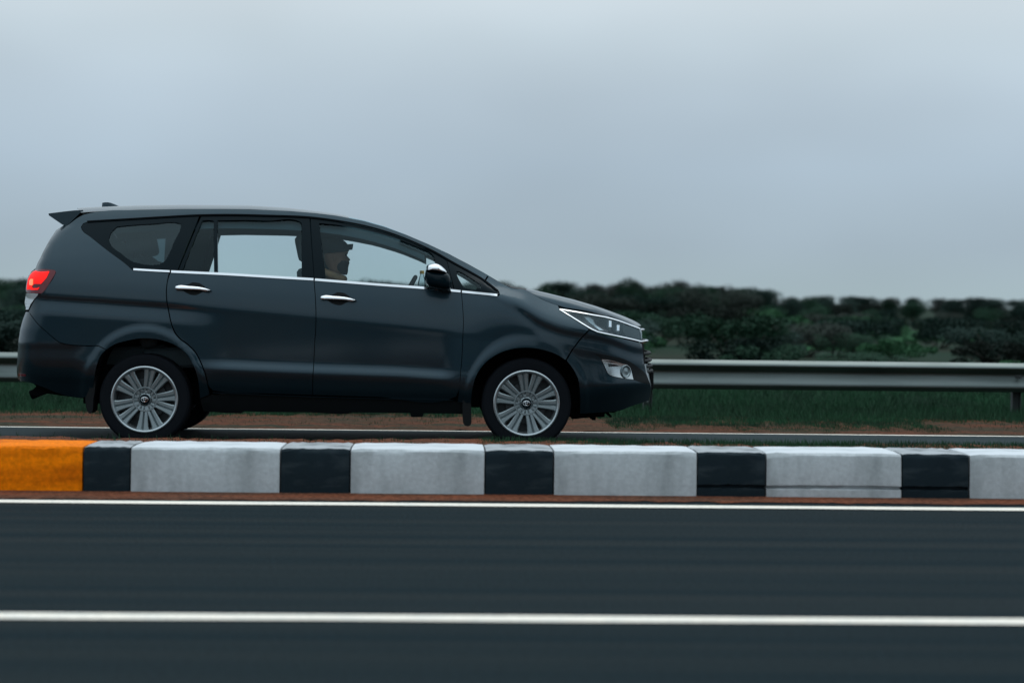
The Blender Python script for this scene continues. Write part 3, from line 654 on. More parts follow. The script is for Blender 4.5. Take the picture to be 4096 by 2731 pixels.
# ---- tail lamp
tlo = z11([(505, 985), (498, 900), (510, 800), (535, 640), (580, 500), (680, 390), (780, 310), (900, 290), (1200, 292), (1410, 318), (1435, 350), (1420, 420), (1330, 580), (1200, 790), (1050, 1000), (1000, 1045), (900, 1048), (600, 1030), (508, 1030)])
TL = panel('tail_lamp', tlo, REDL, car, off=.004, thick=.02, grid=.015)
panel('lamp_housing', tlo, UNDER, TL, off=-.022, thick=0, grid=.015)
core = z11([(530, 930), (535, 800), (570, 600), (640, 460), (720, 370), (800, 335), (1230, 350), (1240, 370), (1150, 560), (980, 750), (760, 750), (690, 820), (720, 880), (860, 880), (920, 850), (930, 870), (870, 935), (700, 940)])
panel('lit_reflector', core, REDE, TL, off=.008, thick=.003, grid=.012, sm=False)
panel('bulb_glow', z11([(612, 640), (660, 590), (735, 600), (730, 760), (700, 800), (612, 780)]), ORE, TL, off=.011, thick=.003, grid=.012)
wl = z11([(500, 1045), (600, 1038), (890, 1060), (860, 1110), (760, 1230), (660, 1370), (575, 1550), (500, 1560), (480, 1500), (465, 1340), (490, 1180)])
WL = panel('reversing_lamp', wl, WLENS, car, off=.003, thick=.02, grid=.012)
for k in range(5):
    y = 1110 + 85 * k; x1 = 850 - 62 * k * 1.05
    panel('lens_rib', z11([(505, y), (x1, y + 8), (x1 - 12, y + 26), (500, y + 18)]), LAMPD if k % 2 else REFL, WL, off=.006, thick=.002, grid=.02, sm=False)
# ---- headlamp
hl = z7([(352, 538), (420, 541), (700, 585), (1000, 638), (1300, 694), (1500, 752), (1700, 825), (1880, 893), (1893, 915), (1918, 1163), (1890, 1160), (1700, 1110), (1400, 1050), (1200, 1005), (1080, 975), (980, 930), (850, 855), (600, 695)])
HL = panel('headlamp', hl, LAMPD, car, off=-.012, thick=.02, grid=.018)
strip('lamp_surround', z7([(370, 545), (700, 598), (1000, 652), (1300, 708), (1500, 768), (1700, 842), (1880, 908)]), 2.1, CHROME, HL, off=.006)
strip('lamp_surround', z7([(370, 550), (600, 690), (850, 846), (980, 922), (1080, 966), (1200, 994), (1400, 1036), (1700, 1100), (1910, 1150)]), 2.1, CHROME, HL, off=.006)
panel('indicator', z7([(820, 688), (920, 690), (1000, 740), (1040, 830), (1140, 905), (1200, 945), (1110, 940), (1000, 850), (900, 770)]), REFL, HL, off=-.006, thick=.004, grid=.012)
for q in ([(1295, 755), (1345, 765), (1345, 880), (1295, 880)], [(1445, 838), (1497, 842), (1492, 950), (1445, 950)]): panel('running_light', z7(q), LED, HL, off=-.004, thick=.006, grid=.012, sm=False)
for q in ([(1290, 895), (1340, 895), (1335, 985), (1290, 975)], [(1442, 965), (1488, 965), (1484, 1030), (1442, 1020)], [(1560, 830), (1780, 920), (1860, 960), (1880, 1110), (1620, 1050), (1560, 960)]): panel('projector', z7(q), MATS['alloy_shadow'], HL, off=-.008, thick=.004, grid=.012, sm=False)
panel('lens', hl, LENS, HL, off=.000, thick=0, grid=.018)
# ---- fog lamp and its recess
rc = z8([(1000, 66), (1150, 80), (1350, 115), (1560, 165), (1700, 225), (1800, 290), (1880, 350), (1980, 440), (2020, 520), (2070, 640), (1900, 605), (1752, 556), (1600, 535), (1450, 515), (1330, 480), (1270, 440), (1215, 330), (1150, 180), (1090, 110)])
RC = panel('fog_lamp_recess', rc, BLACKP, FB, off=.002, thick=.004, grid=.015)
fo = z8([(1155, 172), (1250, 178), (1400, 210), (1560, 258), (1640, 275), (1690, 320), (1720, 420), (1752, 550), (1600, 530), (1450, 505), (1340, 478), (1280, 440), (1240, 360), (1200, 270)])
FO = panel('fog_lamp', fo, REFL, car, off=.005, thick=.006, grid=.012)
panel('lamp_slot', z8([(1285, 250), (1420, 272), (1500, 300), (1290, 312)]), LAMPD, FO, off=.008, thick=.002, grid=.012, sm=False)
panel('lamp_slot', z8([(1190, 195), (1330, 205), (1480, 240), (1300, 228)]), LAMPD, FO, off=.008, thick=.002, grid=.012, sm=False)
cc = p2l(np.array([2160 + 1615 / 4.694]), np.array([1400 + 400 / 4.694]))[0]
for k, sgn in enumerate((-1, 1)):
    mb = MB(); wv = float(W(*cc)); rx, rz = .036, .047
    n_ = 32; prof_ = [(1.0, -.004), (1.0, .016), (.93, .020), (.84, .012), (.6, .006), (.25, .012), (.02, .015)]
    vs = []; fs = []
    for s_, o_ in prof_:
        for j in range(n_):
            t = 2 * math.pi * j / n_; x_, z_ = cc[0] + rx * s_ * math.cos(t), cc[1] + rz * s_ * math.sin(t); vs.append((x_, sgn * (float(W(x_, z_)) + o_), z_))
    for i in range(len(prof_) - 1):
        for j in range(n_): fs.append((i * n_ + j, i * n_ + (j + 1) % n_, (i + 1) * n_ + (j + 1) % n_, (i + 1) * n_ + j))
    recalc(mesh('lamp_bezel', vs, fs, [MATS['alloy']], FO[k], True, 40))
# ---- sills, underbody, flaps
sill = [(800, 1596), (838, 1581), (900, 1575), (1250, 1589), (1800, 1604), (1882, 1614), (1884, 1657), (1800, 1654), (1695, 1653), (1690, 1667), (1645, 1668), (1640, 1652), (1410, 1649), (1389, 1655), (1340, 1655), (1240, 1649), (1070, 1648), (977, 1645), (963, 1653), (900, 1651), (812, 1645)]
panel('sill', sill, BLACKP, car, off=-.012, thick=.12, grid=.03, sm=False)
def flap(pts, y, th=.02, name='mud_flap', m=BLACKP):
    for sgn in (-1, 1):
        P = np.array([loc(a_, b_, -y) for a_, b_ in pts]); n_ = len(P)
        vs = [(p[0], sgn * y, p[1]) for p in P] + [(p[0], sgn * (y - th), p[1]) for p in P]
        fs = [tuple(range(n_)), tuple(range(n_, 2 * n_))[::-1]] + [(i, (i + 1) % n_, n_ + (i + 1) % n_, n_ + i) for i in range(n_)]
        recalc(mesh(name, vs, fs, m, car, False))
flap([(366, 1500), (388, 1470), (378, 1570), (374, 1590), (371, 1640), (368, 1648), (360, 1654), (350, 1646), (343, 1625), (341, 1590), (355, 1560)], .87, .20)
flap([(1850, 1600), (1884, 1600), (1886, 1690), (1881, 1701), (1872, 1705), (1860, 1702), (1853, 1692), (1850, 1660)], .87, .20)
flap([(130, 1530), (366, 1560), (366, 1588), (328, 1592), (250, 1582), (175, 1572), (145, 1584), (118, 1572), (145, 1545)], .70, .30, 'underbody_tray', UNDER)
flap([(2290, 1560), (2480, 1600), (2500, 1630), (2455, 1650), (2420, 1648), (2418, 1667), (2384, 1668), (2382, 1680), (2370, 1680), (2368, 1668), (2290, 1676), (2270, 1660)], .62, .5, 'underbody_tray', UNDER)
flap([(2416, 1648), (2432, 1646), (2446, 1662), (2448, 1668), (2440, 1668)], .5, .05, 'tow_hook', UNDER)
mb = MB(); mb.box((0.0, 0, .36), (3.7, 1.30, .16)); mb.box((-1.9, 0, .50), (.7, 1.30, .12)); mb.box((.05, 0, .30), (1.7, 1.3, .12)); mb.build('floor_pan', UNDER, car, False)
mb = MB(); x_, z_ = loc(140, 1572, -.5); mb.tube([(x_ - .03, -.5, z_ - .015), (x_ + .08, -.5, z_ + .03), (x_ + .5, -.5, z_ + .05)], .034, 14, False); mb.build('exhaust_pipe', UNDER, car)
# wheel wells
for sx, pts in ((-1, [(366, 1600), (372, 1560), (383, 1500), (396, 1455), (425, 1398), (447, 1383), (510, 1362), (574, 1353), (640, 1359), (700, 1380), (744, 1413), (778, 1472), (792, 1520), (800, 1600)]),
                (1, [(1884, 1640), (1890, 1560), (1904, 1506), (1938, 1455), (1998, 1413), (2050, 1396), (2104, 1391), (2170, 1399), (2232, 1421), (2266, 1442), (2290, 1475), (2308, 1506), (2320, 1583), (2320, 1655)])):
    P = smooth_loop(p2l(*np.array(pts, float).T), closed=False, step=.04); n_ = len(P)
    for sgn in (-1, 1):
        vs = []; fs = []
        for k, (yy, ex) in enumerate(((None, .0), (.74, .01), (.50, .01))):
            for p in P: vs.append((p[0], sgn * ((float(W(*p)) - .015) if yy is None else yy), p[1] + ex))
        for k in range(2):
            for i in range(n_ - 1): fs.append((k * n_ + i, k * n_ + i + 1, (k + 1) * n_ + i + 1, (k + 1) * n_ + i))
        fs.append(tuple(2 * n_ + i for i in range(n_)))
        mesh('wheel_well', vs, fs, UNDER, car)
# ---- lofts across the car
def loft(name, A, B, m, pz=2.5, pxe=2.0, ns=25, parent=None, tp_=1.6):
    """A: edge points (x, w, z) on the near side; B: centre points (x, z)"""
    parent = parent or car; vs = []; fs = []; T = [math.copysign(1 - (1 - abs(t)) ** tp_, t) for t in np.linspace(-1, 1, ns)]
    for (ax, aw, az), (bx, bz) in zip(A, B):
        for t in T:
            s_ = abs(t); vs.append((ax + (bx - ax) * (1 - s_ ** pxe), t * aw, az + (bz - az) * (1 - s_ ** pz)))
    for i in range(len(A) - 1):
        for j in range(ns - 1): fs.append((i * ns + j, (i + 1) * ns + j, (i + 1) * ns + j + 1, i * ns + j + 1))
    return recalc(mesh(name, vs, fs, m, parent, True, 45))
cT = [(262, 847), (332, 840), (408, 836), (553, 831), (723, 828), (900, 829), (1000, 829), (1155, 837), (1262, 847), (1347, 856), (1453, 877), (1538, 900), (1623, 932), (1708, 968), (1785, 1004), (1870, 1049), (1955, 1097), (1998, 1121), (2049, 1147),
      (2104, 1155), (2189, 1174), (2295, 1200), (2381, 1225), (2444, 1247), (2495, 1266), (2534, 1283), (2556, 1296), (2562, 1304)]
TX, TZ = curve(cT, 0.0)
def edgeE(xs): zs_ = np.interp(xs, EX, EZ); ws = W(xs, zs_); return [(a_, float(b_), float(c_)) for a_, b_, c_ in zip(xs, ws, zs_)]
def top(name, xe0, xe1, xc0, xc1, m, n_=40, **k):
    xs = np.linspace(xe0, xe1, n_); xc = np.linspace(xc0, xc1, n_)
    d0, d1 = k.pop('dz', (0, 0)); return loft(name, edgeE(xs), [(a_, float(np.interp(a_, TX, TZ)) + d0 + (d1 - d0) * q) for a_, q in zip(xc, np.linspace(0, 1, n_) ** 4)], m, **k)
def ex(px): return float(np.interp(px, [p[0] for p in cE], EX))
def tx(px): return float(np.interp(px, [p[0] for p in cT], TX))
top('roof', ex(325), ex(1400), tx(325), tx(1370), PAINT, 70, pz=5, ns=41, tp_=2.2, dz=(0, -.02))
top('windscreen', ex(1400), ex(1950), tx(1370), tx(2040), GLASS, 40, pz=3, dz=(-.02, -.03))
top('cowl', ex(1950), ex(2104), tx(2040), tx(2110), BLACKP, 12, pz=4)
top('bonnet', ex(2104), ex(2553), tx(2110), tx(2560), PAINT, 60, pz=22, pxe=2, ns=61, tp_=3)
# tailgate
zz = np.linspace(.43, float(np.interp(ex(262), EX, EZ)) - .02, 50); xe = np.interp(zz, QZ, QX); A_ = [(float(a_) + .014, float(W(a_, b_)) - .002, float(b_)) for a_, b_ in zip(xe, zz)]
zb_ = 1.30
for nm, sel, m_ in (('rear_bumper', [q for q in A_ if q[2] <= .75], PAINT), ('tailgate', [q for q in A_ if .72 <= q[2] <= zb_], PAINT), ('rear_window', [q for q in A_ if q[2] >= zb_ - .03], GLASSD)):
    loft(nm, sel, [(q[0] - .05, q[2]) for q in sel], m_, pxe=2)
# front face behind the grille
zz = np.linspace(.30, float(EZ[-1]) - .005, 46)
fx = [(2597, 1602), (2603, 1575), (2603, 1545), (2584, 1490), (2576, 1450), (2572, 1400), (2567, 1373), (2560, 1325), (2553, 1308)]
fP = p2l(*np.array(fx, float).T); o_ = np.argsort(fP[:, 1]); fP = fP[o_]
A_ = [(float(np.interp(b_, fP[:, 1], fP[:, 0])), 0, float(b_)) for b_ in zz]; A_ = [(a_, float(W(a_, b_)), b_) for a_, _, b_ in A_]
NX, NZ = curve([(2600, 1610), (2607, 1580), (2608, 1549), (2604, 1500), (2600, 1450), (2594, 1400), (2584, 1350), (2572, 1318), (2562, 1304)], 0)
o_ = np.argsort(NZ); NX, NZ = NX[o_], NZ[o_]
def nose(z): return float(np.interp(z, NZ, NX))
loft('front_face', [q for q in A_ if q[2] < .62], [(nose(q[2]) - .03, q[2]) for q in A_ if q[2] < .62], PAINT, pxe=2.2)
GR = loft('grille', [q for q in A_ if q[2] > .58], [(nose(q[2]) - .05, q[2]) for q in A_ if q[2] > .58], UNDER, pxe=2.2)
def bar(zc_, hz, dx, m_, name='grille_bar'):
    q = min(A_, key=lambda t: abs(t[2] - zc_)); vs = []; fs = []; ns = 25; T = np.linspace(-1, 1, ns)
    ring = [(-.02, -hz), (.6, -hz), (1, -hz * .35), (1, hz * .35), (.6, hz), (-.02, hz)]
    for t in T:
        s_ = abs(t) ** 2.2; xb = q[0] + (nose(zc_) - q[0]) * (1 - s_)
        for f_, h_ in ring: vs.append((xb - .02 + (dx + .02) * f_ * (1 - .45 * s_), t * q[1] * .97, zc_ + h_))
    n_ = len(ring)
    for i in range(ns - 1):
        for j in range(n_): fs.append((i * n_ + j, i * n_ + (j + 1) % n_, (i + 1) * n_ + (j + 1) % n_, (i + 1) * n_ + j))
    fs += [tuple(range(n_)), tuple((ns - 1) * n_ + j for j in range(n_))]
    return recalc(mesh(name, vs, fs, m_, GR, True, 40))
def zf(py): return loc(2590, py, 0)[1]
bar(zf(1318), .010, .006, CHROME, 'chrome_bar'); bar(zf(1362), .011, .006, CHROME, 'chrome_bar')
for py in (1408, 1436, 1458, 1478): bar(zf(py), .012, .008, BLACKP)
mb = MB(); x_, z_ = loc(2611, 1522, -.24); mb.box((x_ - .01, 0, z_), (.03, .52, .13), .006); mb.build('number_plate_holder', BLACKP, car)
# spoiler
sp = z1([(458, 222), (462, 240), (590, 328), (628, 338), (640, 330), (782, 190), (700, 193), (600, 204)])
P = np.array([loc(a_, b_, -.62) for a_, b_ in sp]); n_ = len(P); vs = []; fs = []; ys_ = np.linspace(-.63, .63, 21)
for y in ys_:
    k = 1 - .0 * abs(y); bow = -.05 * (1 - (y / .63) ** 2); cr_ = .02 * (1 - (y / .63) ** 2)
    for p in P: vs.append((p[0] + bow, y, p[1] + cr_))
for i in range(20):
    for j in range(n_): fs.append((i * n_ + j, i * n_ + (j + 1) % n_, (i + 1) * n_ + (j + 1) % n_, (i + 1) * n_ + j))
fs += [tuple(range(n_)), tuple(20 * n_ + j for j in range(n_))]
SPO = recalc(mesh('spoiler', vs, fs, PAINT, car, True, 30))
# shark fin
fi = z1([(958, 185), (962, 122), (980, 118), (1025, 118), (1070, 132), (1150, 165), (1210, 185)])
P = smooth_loop(np.array([loc(a_, b_, 0) for a_, b_ in fi]), step=.01); c = P.mean(0); vs = []; fs = []; n_ = len(P); zb0 = P[:, 1].min()
for y, s_ in ((-.035, 0), (-.022, .0), (-.008, 1), (.008, 1), (.022, .0), (.035, 0)):
    for p in P:
        hgt = p[1] - zb0; q = 1 - hgt / (P[:, 1].max() - zb0 + 1e-6); yy = y * (.35 + .65 * q) if abs(y) > .01 else y * .6
        vs.append((p[0], yy, zb0 + hgt * (1 if abs(y) < .01 else .55 if abs(y) < .03 else .0)))
for i in range(5):
    for j in range(n_): fs.append((i * n_ + j, i * n_ + (j + 1) % n_, (i + 1) * n_ + (j + 1) % n_, (i + 1) * n_ + j))
recalc(mesh('antenna', vs, fs, PAINT, car, True, 60))
# ---- mirrors
def puff(name, outline, m, y0, y1, parent, prof=((0, .80), (.12, .95), (.4, 1), (.75, .93), (.93, .72), (1, .35))):
    P = smooth_loop(np.array([loc(a_, b_, -(y0 + y1) / 2) for a_, b_ in outline]), step=.01); n_ = len(P); c = P.mean(0); vs = []; fs = []
    for t, s_ in prof:
        for p in P: q = c + (p - c) * s_; vs.append((q[0], -(y0 + (y1 - y0) * t), q[1]))
    for i in range(len(prof) - 1):
        for j in range(n_): fs.append((i * n_ + j, i * n_ + (j + 1) % n_, (i + 1) * n_ + (j + 1) % n_, (i + 1) * n_ + j))
    fs += [tuple(range(n_)), tuple((len(prof) - 1) * n_ + j for j in range(n_))]
    for k, sgn in enumerate((1, -1)): recalc(mesh(name, [(a_, b_ * sgn, c_) for a_, b_, c_ in vs], fs, m, parent, True, 60))
hous = z9([(372, 520), (385, 480), (600, 500), (800, 525), (850, 580), (870, 640), (870, 760), (850, 825), (760, 845), (600, 815), (480, 790), (420, 750), (385, 680), (366, 600)])
puff('mirror_housing', hous, BLACKG, .915, 1.12, car)
capp = z9([(384, 480), (392, 420), (425, 375), (500, 350), (600, 348), (660, 375), (730, 430), (790, 500), (800, 525), (780, 530), (600, 505), (450, 488)])
puff('mirror_cap', capp, CHROME, .93, 1.125, car)
puff('mirror_arm', z9([(560, 800), (850, 820), (870, 870), (640, 868)]), BLACKG, .84, .96, car)
# ---- wheels
def wheel(x, side):
    T = MB(); r_ = ZW + .002; yo = .88
    T.lathe([(.222, -.10), (.235, -.105), (.27, -.112), (r_ - .02, -.108), (r_ - .006, -.096), (r_, -.07), (r_, -.03)], 96)
    T.lathe([(r_, -.03), (r_ - .006, -.026), (r_ - .006, -.018), (r_, -.014), (r_, .014), (r_ - .006, .018), (r_ - .006, .026), (r_, .03), (r_, .07), (r_ - .006, .096), (r_ - .02, .108), (.27, .112), (.235, .105), (.222, .10)], 96)
    t = T.build('wheel', RUBBER, car, True, 30); t.location = (x, side * (yo - .112), ZW); t.rotation_euler = (0, R(11 if x < 0 else 29), 0 if side > 0 else math.pi)
    # (in the wheel's frame plus y is the outer face)
    Rm = MB(); Rm.lathe([(.226, .100), (.238, .106), (.240, .112), (.232, .116), (.222, .112), (.214, .098), (.210, .06), (.206, -.05), (.215, -.1)], 96)
    Rm.m = [1] * len(Rm.f)
    for k in range(10):
        a_ = 2 * math.pi * k / 10; a_ += .055 if k % 2 else -.055
        vs = []
        for q, (rad, hw, yo_, th) in enumerate(((.050, 0.0200, .082, .03), (.09, 0.0275, .088, .026), (.15, 0.0325, .092, .022), (.195, 0.0387, .098, .02), (.224, 0.0500, .102, .018))):
            for (dh, dy) in ((-1, -th), (-1, -.005), (-.8, 0), (-.25, -.001), (0, -.011), (.25, -.001), (.8, 0), (1, -.005), (1, -th)):
                h_ = dh * hw; vs.append((rad * math.cos(a_) - h_ * math.sin(a_), yo_ + dy, rad * math.sin(a_) + h_ * math.cos(a_)))
        fs = []
        for i in range(4):
            for j in range(9): fs.append((i * 9 + j, i * 9 + (j + 1) % 9, (i + 1) * 9 + (j + 1) % 9, (i + 1) * 9 + j))
        Rm.add(vs, fs)
    Rm.lathe([(.001, .088), (.03, .088), (.034, .084), (.05, .074), (.068, .076), (.082, .090), (.088, .090), (.094, .08), (.094, .05)], 48)
    for k in range(5):
        a_ = 2 * math.pi * (k + .5) / 5; Rm.tube([(.054 * math.cos(a_), .07, .054 * math.sin(a_)), (.054 * math.cos(a_), .084, .054 * math.sin(a_))], .0095, 8)
    rm = recalc(Rm.build('rim', [ALLOY, ALLOYL], t, True, 30))
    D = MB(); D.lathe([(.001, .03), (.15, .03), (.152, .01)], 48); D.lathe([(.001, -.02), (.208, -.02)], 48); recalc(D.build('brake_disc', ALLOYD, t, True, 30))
    H = MB(); H.lathe([(.036, .078), (.037, .094), (.033, .099), (.0, .101)], 40); recalc(H.build('hub_cap', BLACKG, t, True, 40))
    E_ = MB()
    def oval(cx, cz, rx, rz, r_): E_.tube([(cx + rx * math.cos(q), .1025, cz + rz * math.sin(q)) for q in [2 * math.pi * i / 24 for i in range(25)]], r_, 6, False)
    oval(0, 0, .025, .0175, .0019); oval(0, .001, .008, .0155, .0017); oval(0, .0085, .0165, .0065, .0017)
    e = E_.build('emblem', CHROME, t); e.rotation_euler = (0, -t.rotation_euler.y * (1 if side > 0 else 1), 0)
    return t
for sx in (-1, 1):
    for side in (-1, 1): wheel(sx * WB2, side)
# ---- cabin
xs = np.linspace(ex(345), ex(1700), 40); zd_ = np.interp(xs, DX, DZ)
A_ = [(float(a_), float(W(a_, b_ - .09)) - .035, float(b_) - .095) for a_, b_ in zip(xs, zd_)]
loft('headliner', A_, [(a_[0], a_[2] + .115) for a_ in A_], TRIM, pz=7, ns=41)
# inner pillars on both sides
def trim_poly(pts, off=-.04): panel('pillar_trim', pts, TRIM, car, off=off, thick=.03, grid=.04, sm=False)
trim_poly([(1212, 880), (1268, 880), (1296, 1125), (1210, 1118)]); panel('pillar_trim', [(560, 872), (762, 872), (690, 1090), (520, 1085)], TRIM, car, off=-.04, thick=.03, grid=.04, sm=False, sides=(1,))
trim_poly([(1600, 955), (1734, 1006), (1870, 1084), (1990, 1168), (1972, 1170), (1862, 1102), (1726, 1026), (1600, 972)])
def soft(mb, c, d, b=.05, rot=0): mb.box(c, d, b, Matrix.Rotation(R(rot), 3, 'Y') if rot else None)
def seat(x, y, zt, wd, hr=True, back=12):
    mb = MB(); soft(mb, (x + .28, y, .62), (.52, wd, .16), .05, -4); soft(mb, (x - .0, y, zt - .34), (.13, wd * .92, .66), .05, -back)
    s_ = mb.build('seat', SEAT, car)
    mb = MB(); soft(mb, (x - .085, y, zt + .125), (.10, .26, .20), .045, -back); mb.build('headrest', SEAT, s_)
    mb = MB(); [mb.tube([(x - .07, y + q, zt - .05), (x - .08, y + q, zt + .06)], .006, 6) for q in (-.06, .06)]; mb.build('headrest_post', CHROME, s_)
xs1, zt1 = loc(1215, 1062, -.36); seat(xs1 + .085, -.36, zt1 + .0, .5); seat(xs1 + .085, .36, zt1, .5)
xs2, zt2 = loc(585, 1030, -.36); seat(xs2, -.38, zt2, .55); seat(xs2, .38, zt2, .55)
xs3, zt3 = loc(400, 1010, -.36); seat(xs3, -.32, zt3 - .02, .5); seat(xs3, .32, zt3 - .02, .5)
mb = MB(); xd, zd2 = loc(1800, 1170, -.3); soft(mb, (xd + .18, 0, zd2 - .13), (.62, 1.46, .2), .06); soft(mb, (xd - .02, 0, zd2 - .35), (.3, 1.44, .4), .06); mb.build('dashboard', TRIM, car)
xw, zw = loc(1662, 1108, -.36)
mb = MB(); tilt = R(62); cx_, cz_ = xw - .185 * math.cos(tilt) + .0, zw - .185 * math.sin(tilt)
pts = [(cx_ + .185 * math.sin(q) * math.cos(tilt), -.36 + .185 * math.cos(q), cz_ + .185 * math.sin(q) * math.sin(tilt)) for q in [2 * math.pi * i / 40 for i in range(41)]]
mb.tube(pts, .016, 10, False); mb.tube([pts[0], (cx_, -.36, cz_), pts[20]], [.014, .03, .014], 8); mb.tube([(cx_, -.36, cz_), (cx_ + .25, -.36, cz_ - .13)], .03, 8); mb.build('steering_wheel', BLACKP, car)
for sgn in (-1, 1):
    mb = MB(); soft(mb, (xw - .02, sgn * .36, loc(1560, 985, 0)[1] - .02), (.16, .34, .02), .008, 24); mb.build('sun_visor', TRIM, car)

# ================================================================== DRIVER
def L10(x, y, yy=-.36): return loc(1240 + x / 7.84, 900 + y / 7.84, yy)
HY = -.36
per = empty('tmp'); bpy.data.objects.remove(per)
# body skeleton (car coordinates)
xh, zh = L10(820, 1560)
hip = Vector((xh - .06, HY, .74)); chest = Vector((xh - .055, HY, zh - .30)); neck = Vector((xh - .03, HY, zh - .09)); head = Vector((xh - .01, HY, zh + .03))
J = [(hip, .15, None), ((hip + chest) / 2, .14, 0), (chest, .155, 1), (neck + Vector((0, 0, -.07)), .10, 2), (neck, .062, 3), (head, .060, 4)]
def addj(p, r_, par): J.append((Vector(p), r_, par)); return len(J) - 1
grips = []
for sgn in (-1, 1):
    s0 = addj(chest + Vector((-.01, sgn * .16, .13)), .078, 3); s1 = addj(chest + Vector((.10, sgn * .235, -.08)), .052, s0)
    g = Vector((cx_ + .185 * math.sin(R(25)) * math.cos(tilt), HY + sgn * .168, cz_ + .185 * math.sin(R(25)) * math.sin(tilt)))
    el = chest + Vector((.19, sgn * .25, -.17)); e_ = addj(el, .044, s1); wr = g + Vector((-.095, 0, -.02)); w1 = addj(el.lerp(wr, .55), .036, e_); w2 = addj(wr, .026, w1); pm = addj(g + Vector((-.045, 0, .0)), .030, w2); grips.append((g, sgn, w2))
    for q in range(4):                                   # four fingers closing over the rim
        yq = sgn * (-.027 + .018 * q); rr2 = (.009, .0095, .009, .0078)[q]; ln = (.95, 1.05, 1, .8)[q]
        k = addj(g + Vector((-.012, yq, .020)), rr2, pm); k = addj(g + Vector((.020 * ln, yq, .024)), rr2, k); k = addj(g + Vector((.030 * ln, yq, .002)), rr2 * .92, k); k = addj(g + Vector((.018 * ln, yq, -.020)), rr2 * .85, k)
    k = addj(g + Vector((-.035, -sgn * .034, .004)), .0105, pm); k = addj(g + Vector((-.012, -sgn * .046, -.006)), .010, k); k = addj(g + Vector((.010, -sgn * .040, -.018)), .009, k)
for sgn in (-1, 1):
    a0 = addj(hip + Vector((.05, sgn * .09, -.02)), .095, 0); a1 = addj(hip + Vector((.27, sgn * .12, .04)), .075, a0); kn = addj(hip + Vector((.46, sgn * .14, .07)), .058, a1)
    c1 = addj(hip + Vector((.58, sgn * .14, -.12)), .052, kn); an = addj(hip + Vector((.70, sgn * .13, -.30)), .036, c1); addj(hip + Vector((.80, sgn * .13, -.31)), .034, an)
me = bpy.data.meshes.new('sk'); me.from_pydata([tuple(j[0]) for j in J], [(j[2], i) for i, j in enumerate(J) if j[2] is not None], [])
so2 = bpy.data.objects.new('sk', me); C.objects.link(so2); md = so2.modifiers.new('s', 'SKIN'); md.use_smooth_shade = True
for i, d in enumerate(me.skin_vertices[0].data): d.radius = (J[i][1], J[i][1] * (1.15 if i < 3 else 1)); d.use_root = (i == 0)
md2 = so2.modifiers.new('u', 'SUBSURF'); md2.levels = 2; md2.render_levels = 2
bpy.context.view_layer.update(); dg = bpy.context.evaluated_depsgraph_get()
bm = bmesh.new(); bm.from_mesh(so2.evaluated_get(dg).to_mesh())
bpy.data.objects.remove(so2)
for f in bm.faces: f.material_index = 0 if (f.calc_center_median().z < zh - .10 and not any((f.calc_center_median() - g).length < .085 for g, _, _ in grips)) else 1
# head: rings from the traced profile
prof_h = [(700, 520, 1010, .30), (760, 470, 1110, .52), (800, 450, 1165, .62), (840, 442, 1197, .68), (880, 440, 1192, .72), (915, 438, 1170, .745), (945, 438, 1156, .76), (975, 440, 1178, .765), (1010, 443, 1208, .765), (1045, 448, 1240, .76), (1075, 452, 1262, .755), (1098, 456, 1256, .75), (1122, 460, 1222, .745),
          (1150, 468, 1232, .735), (1180, 478, 1228, .72), (1205, 490, 1226, .71), (1235, 505, 1216, .69), (1275, 530, 1192, .66), (1330, 560, 1180, .63), (1400, 600, 1172, .58), (1460, 640, 1150, .52), (1510, 660, 1060, .42), (1560, 650, 960, .40)]
hv = []; nr = 28; sc_ = 1 / 7.84 / F * (YC - .36)
rows = []
for y, xb_, xf_, hw in prof_h:
    xa, z_ = L10(xb_, y); xf2, _ = L10(xf_, y); hwm = hw * .102; cxh = xa + (xf2 - xa) * .42; row = []
    for k in range(nr):
        t = 2 * math.pi * k / nr; c_, s_ = math.cos(t), math.sin(t)
        if c_ >= 0:
            nosey = 1260 > y > 960 and xf_ > 1195
            ext = (xf2 - cxh); base_ = L10(min(xf_, 1185), y)[0] - cxh; e_ = base_ + (ext - base_) * max(0, 1 - abs(s_) / .22)
            x_ = cxh + e_ * c_ ** .85; y_ = HY + hwm * math.copysign(abs(s_) ** .95, s_)
        else: x_ = cxh + (cxh - xa) * -abs(c_) ** .9; y_ = HY + hwm * s_
        row.append(bm.verts.new((x_, y_, z_)))
    rows.append(row)
for a_, b_ in zip(rows[:-1], rows[1:]):
    for k in range(nr): f = bm.faces.new((a_[k], a_[(k + 1) % nr], b_[(k + 1) % nr], b_[k])); f.material_index = 1
f = bm.faces.new(rows[0]); f.material_index = 1; f = bm.faces.new(rows[-1][::-1]); f.material_index = 1
for sgn in (-1, 1):
    ec = Vector((L10(790, 1000)[0], HY + sgn * .074, L10(790, 1020)[1])); r_ = bmesh.ops.create_uvsphere(bm, u_segments=12, v_segments=8, radius=1)
    for v in r_['verts']: v.co = ec + Vector((v.co.x * .018, v.co.y * .010, v.co.z * .032))
    for v in r_['verts']:
        for f in v.link_faces: f.material_index = 1
bmesh.ops.recalc_face_normals(bm, faces=bm.faces)
me = bpy.data.meshes.new('person'); bm.to_mesh(me); bm.free()
person = link('person', me, [JACK, SKIN], None, True, None); person.location = (XC, YC, 0)
tag(person, 'bearded driver in a dark peaked cap and brown jacket, in profile behind the window', 'person')
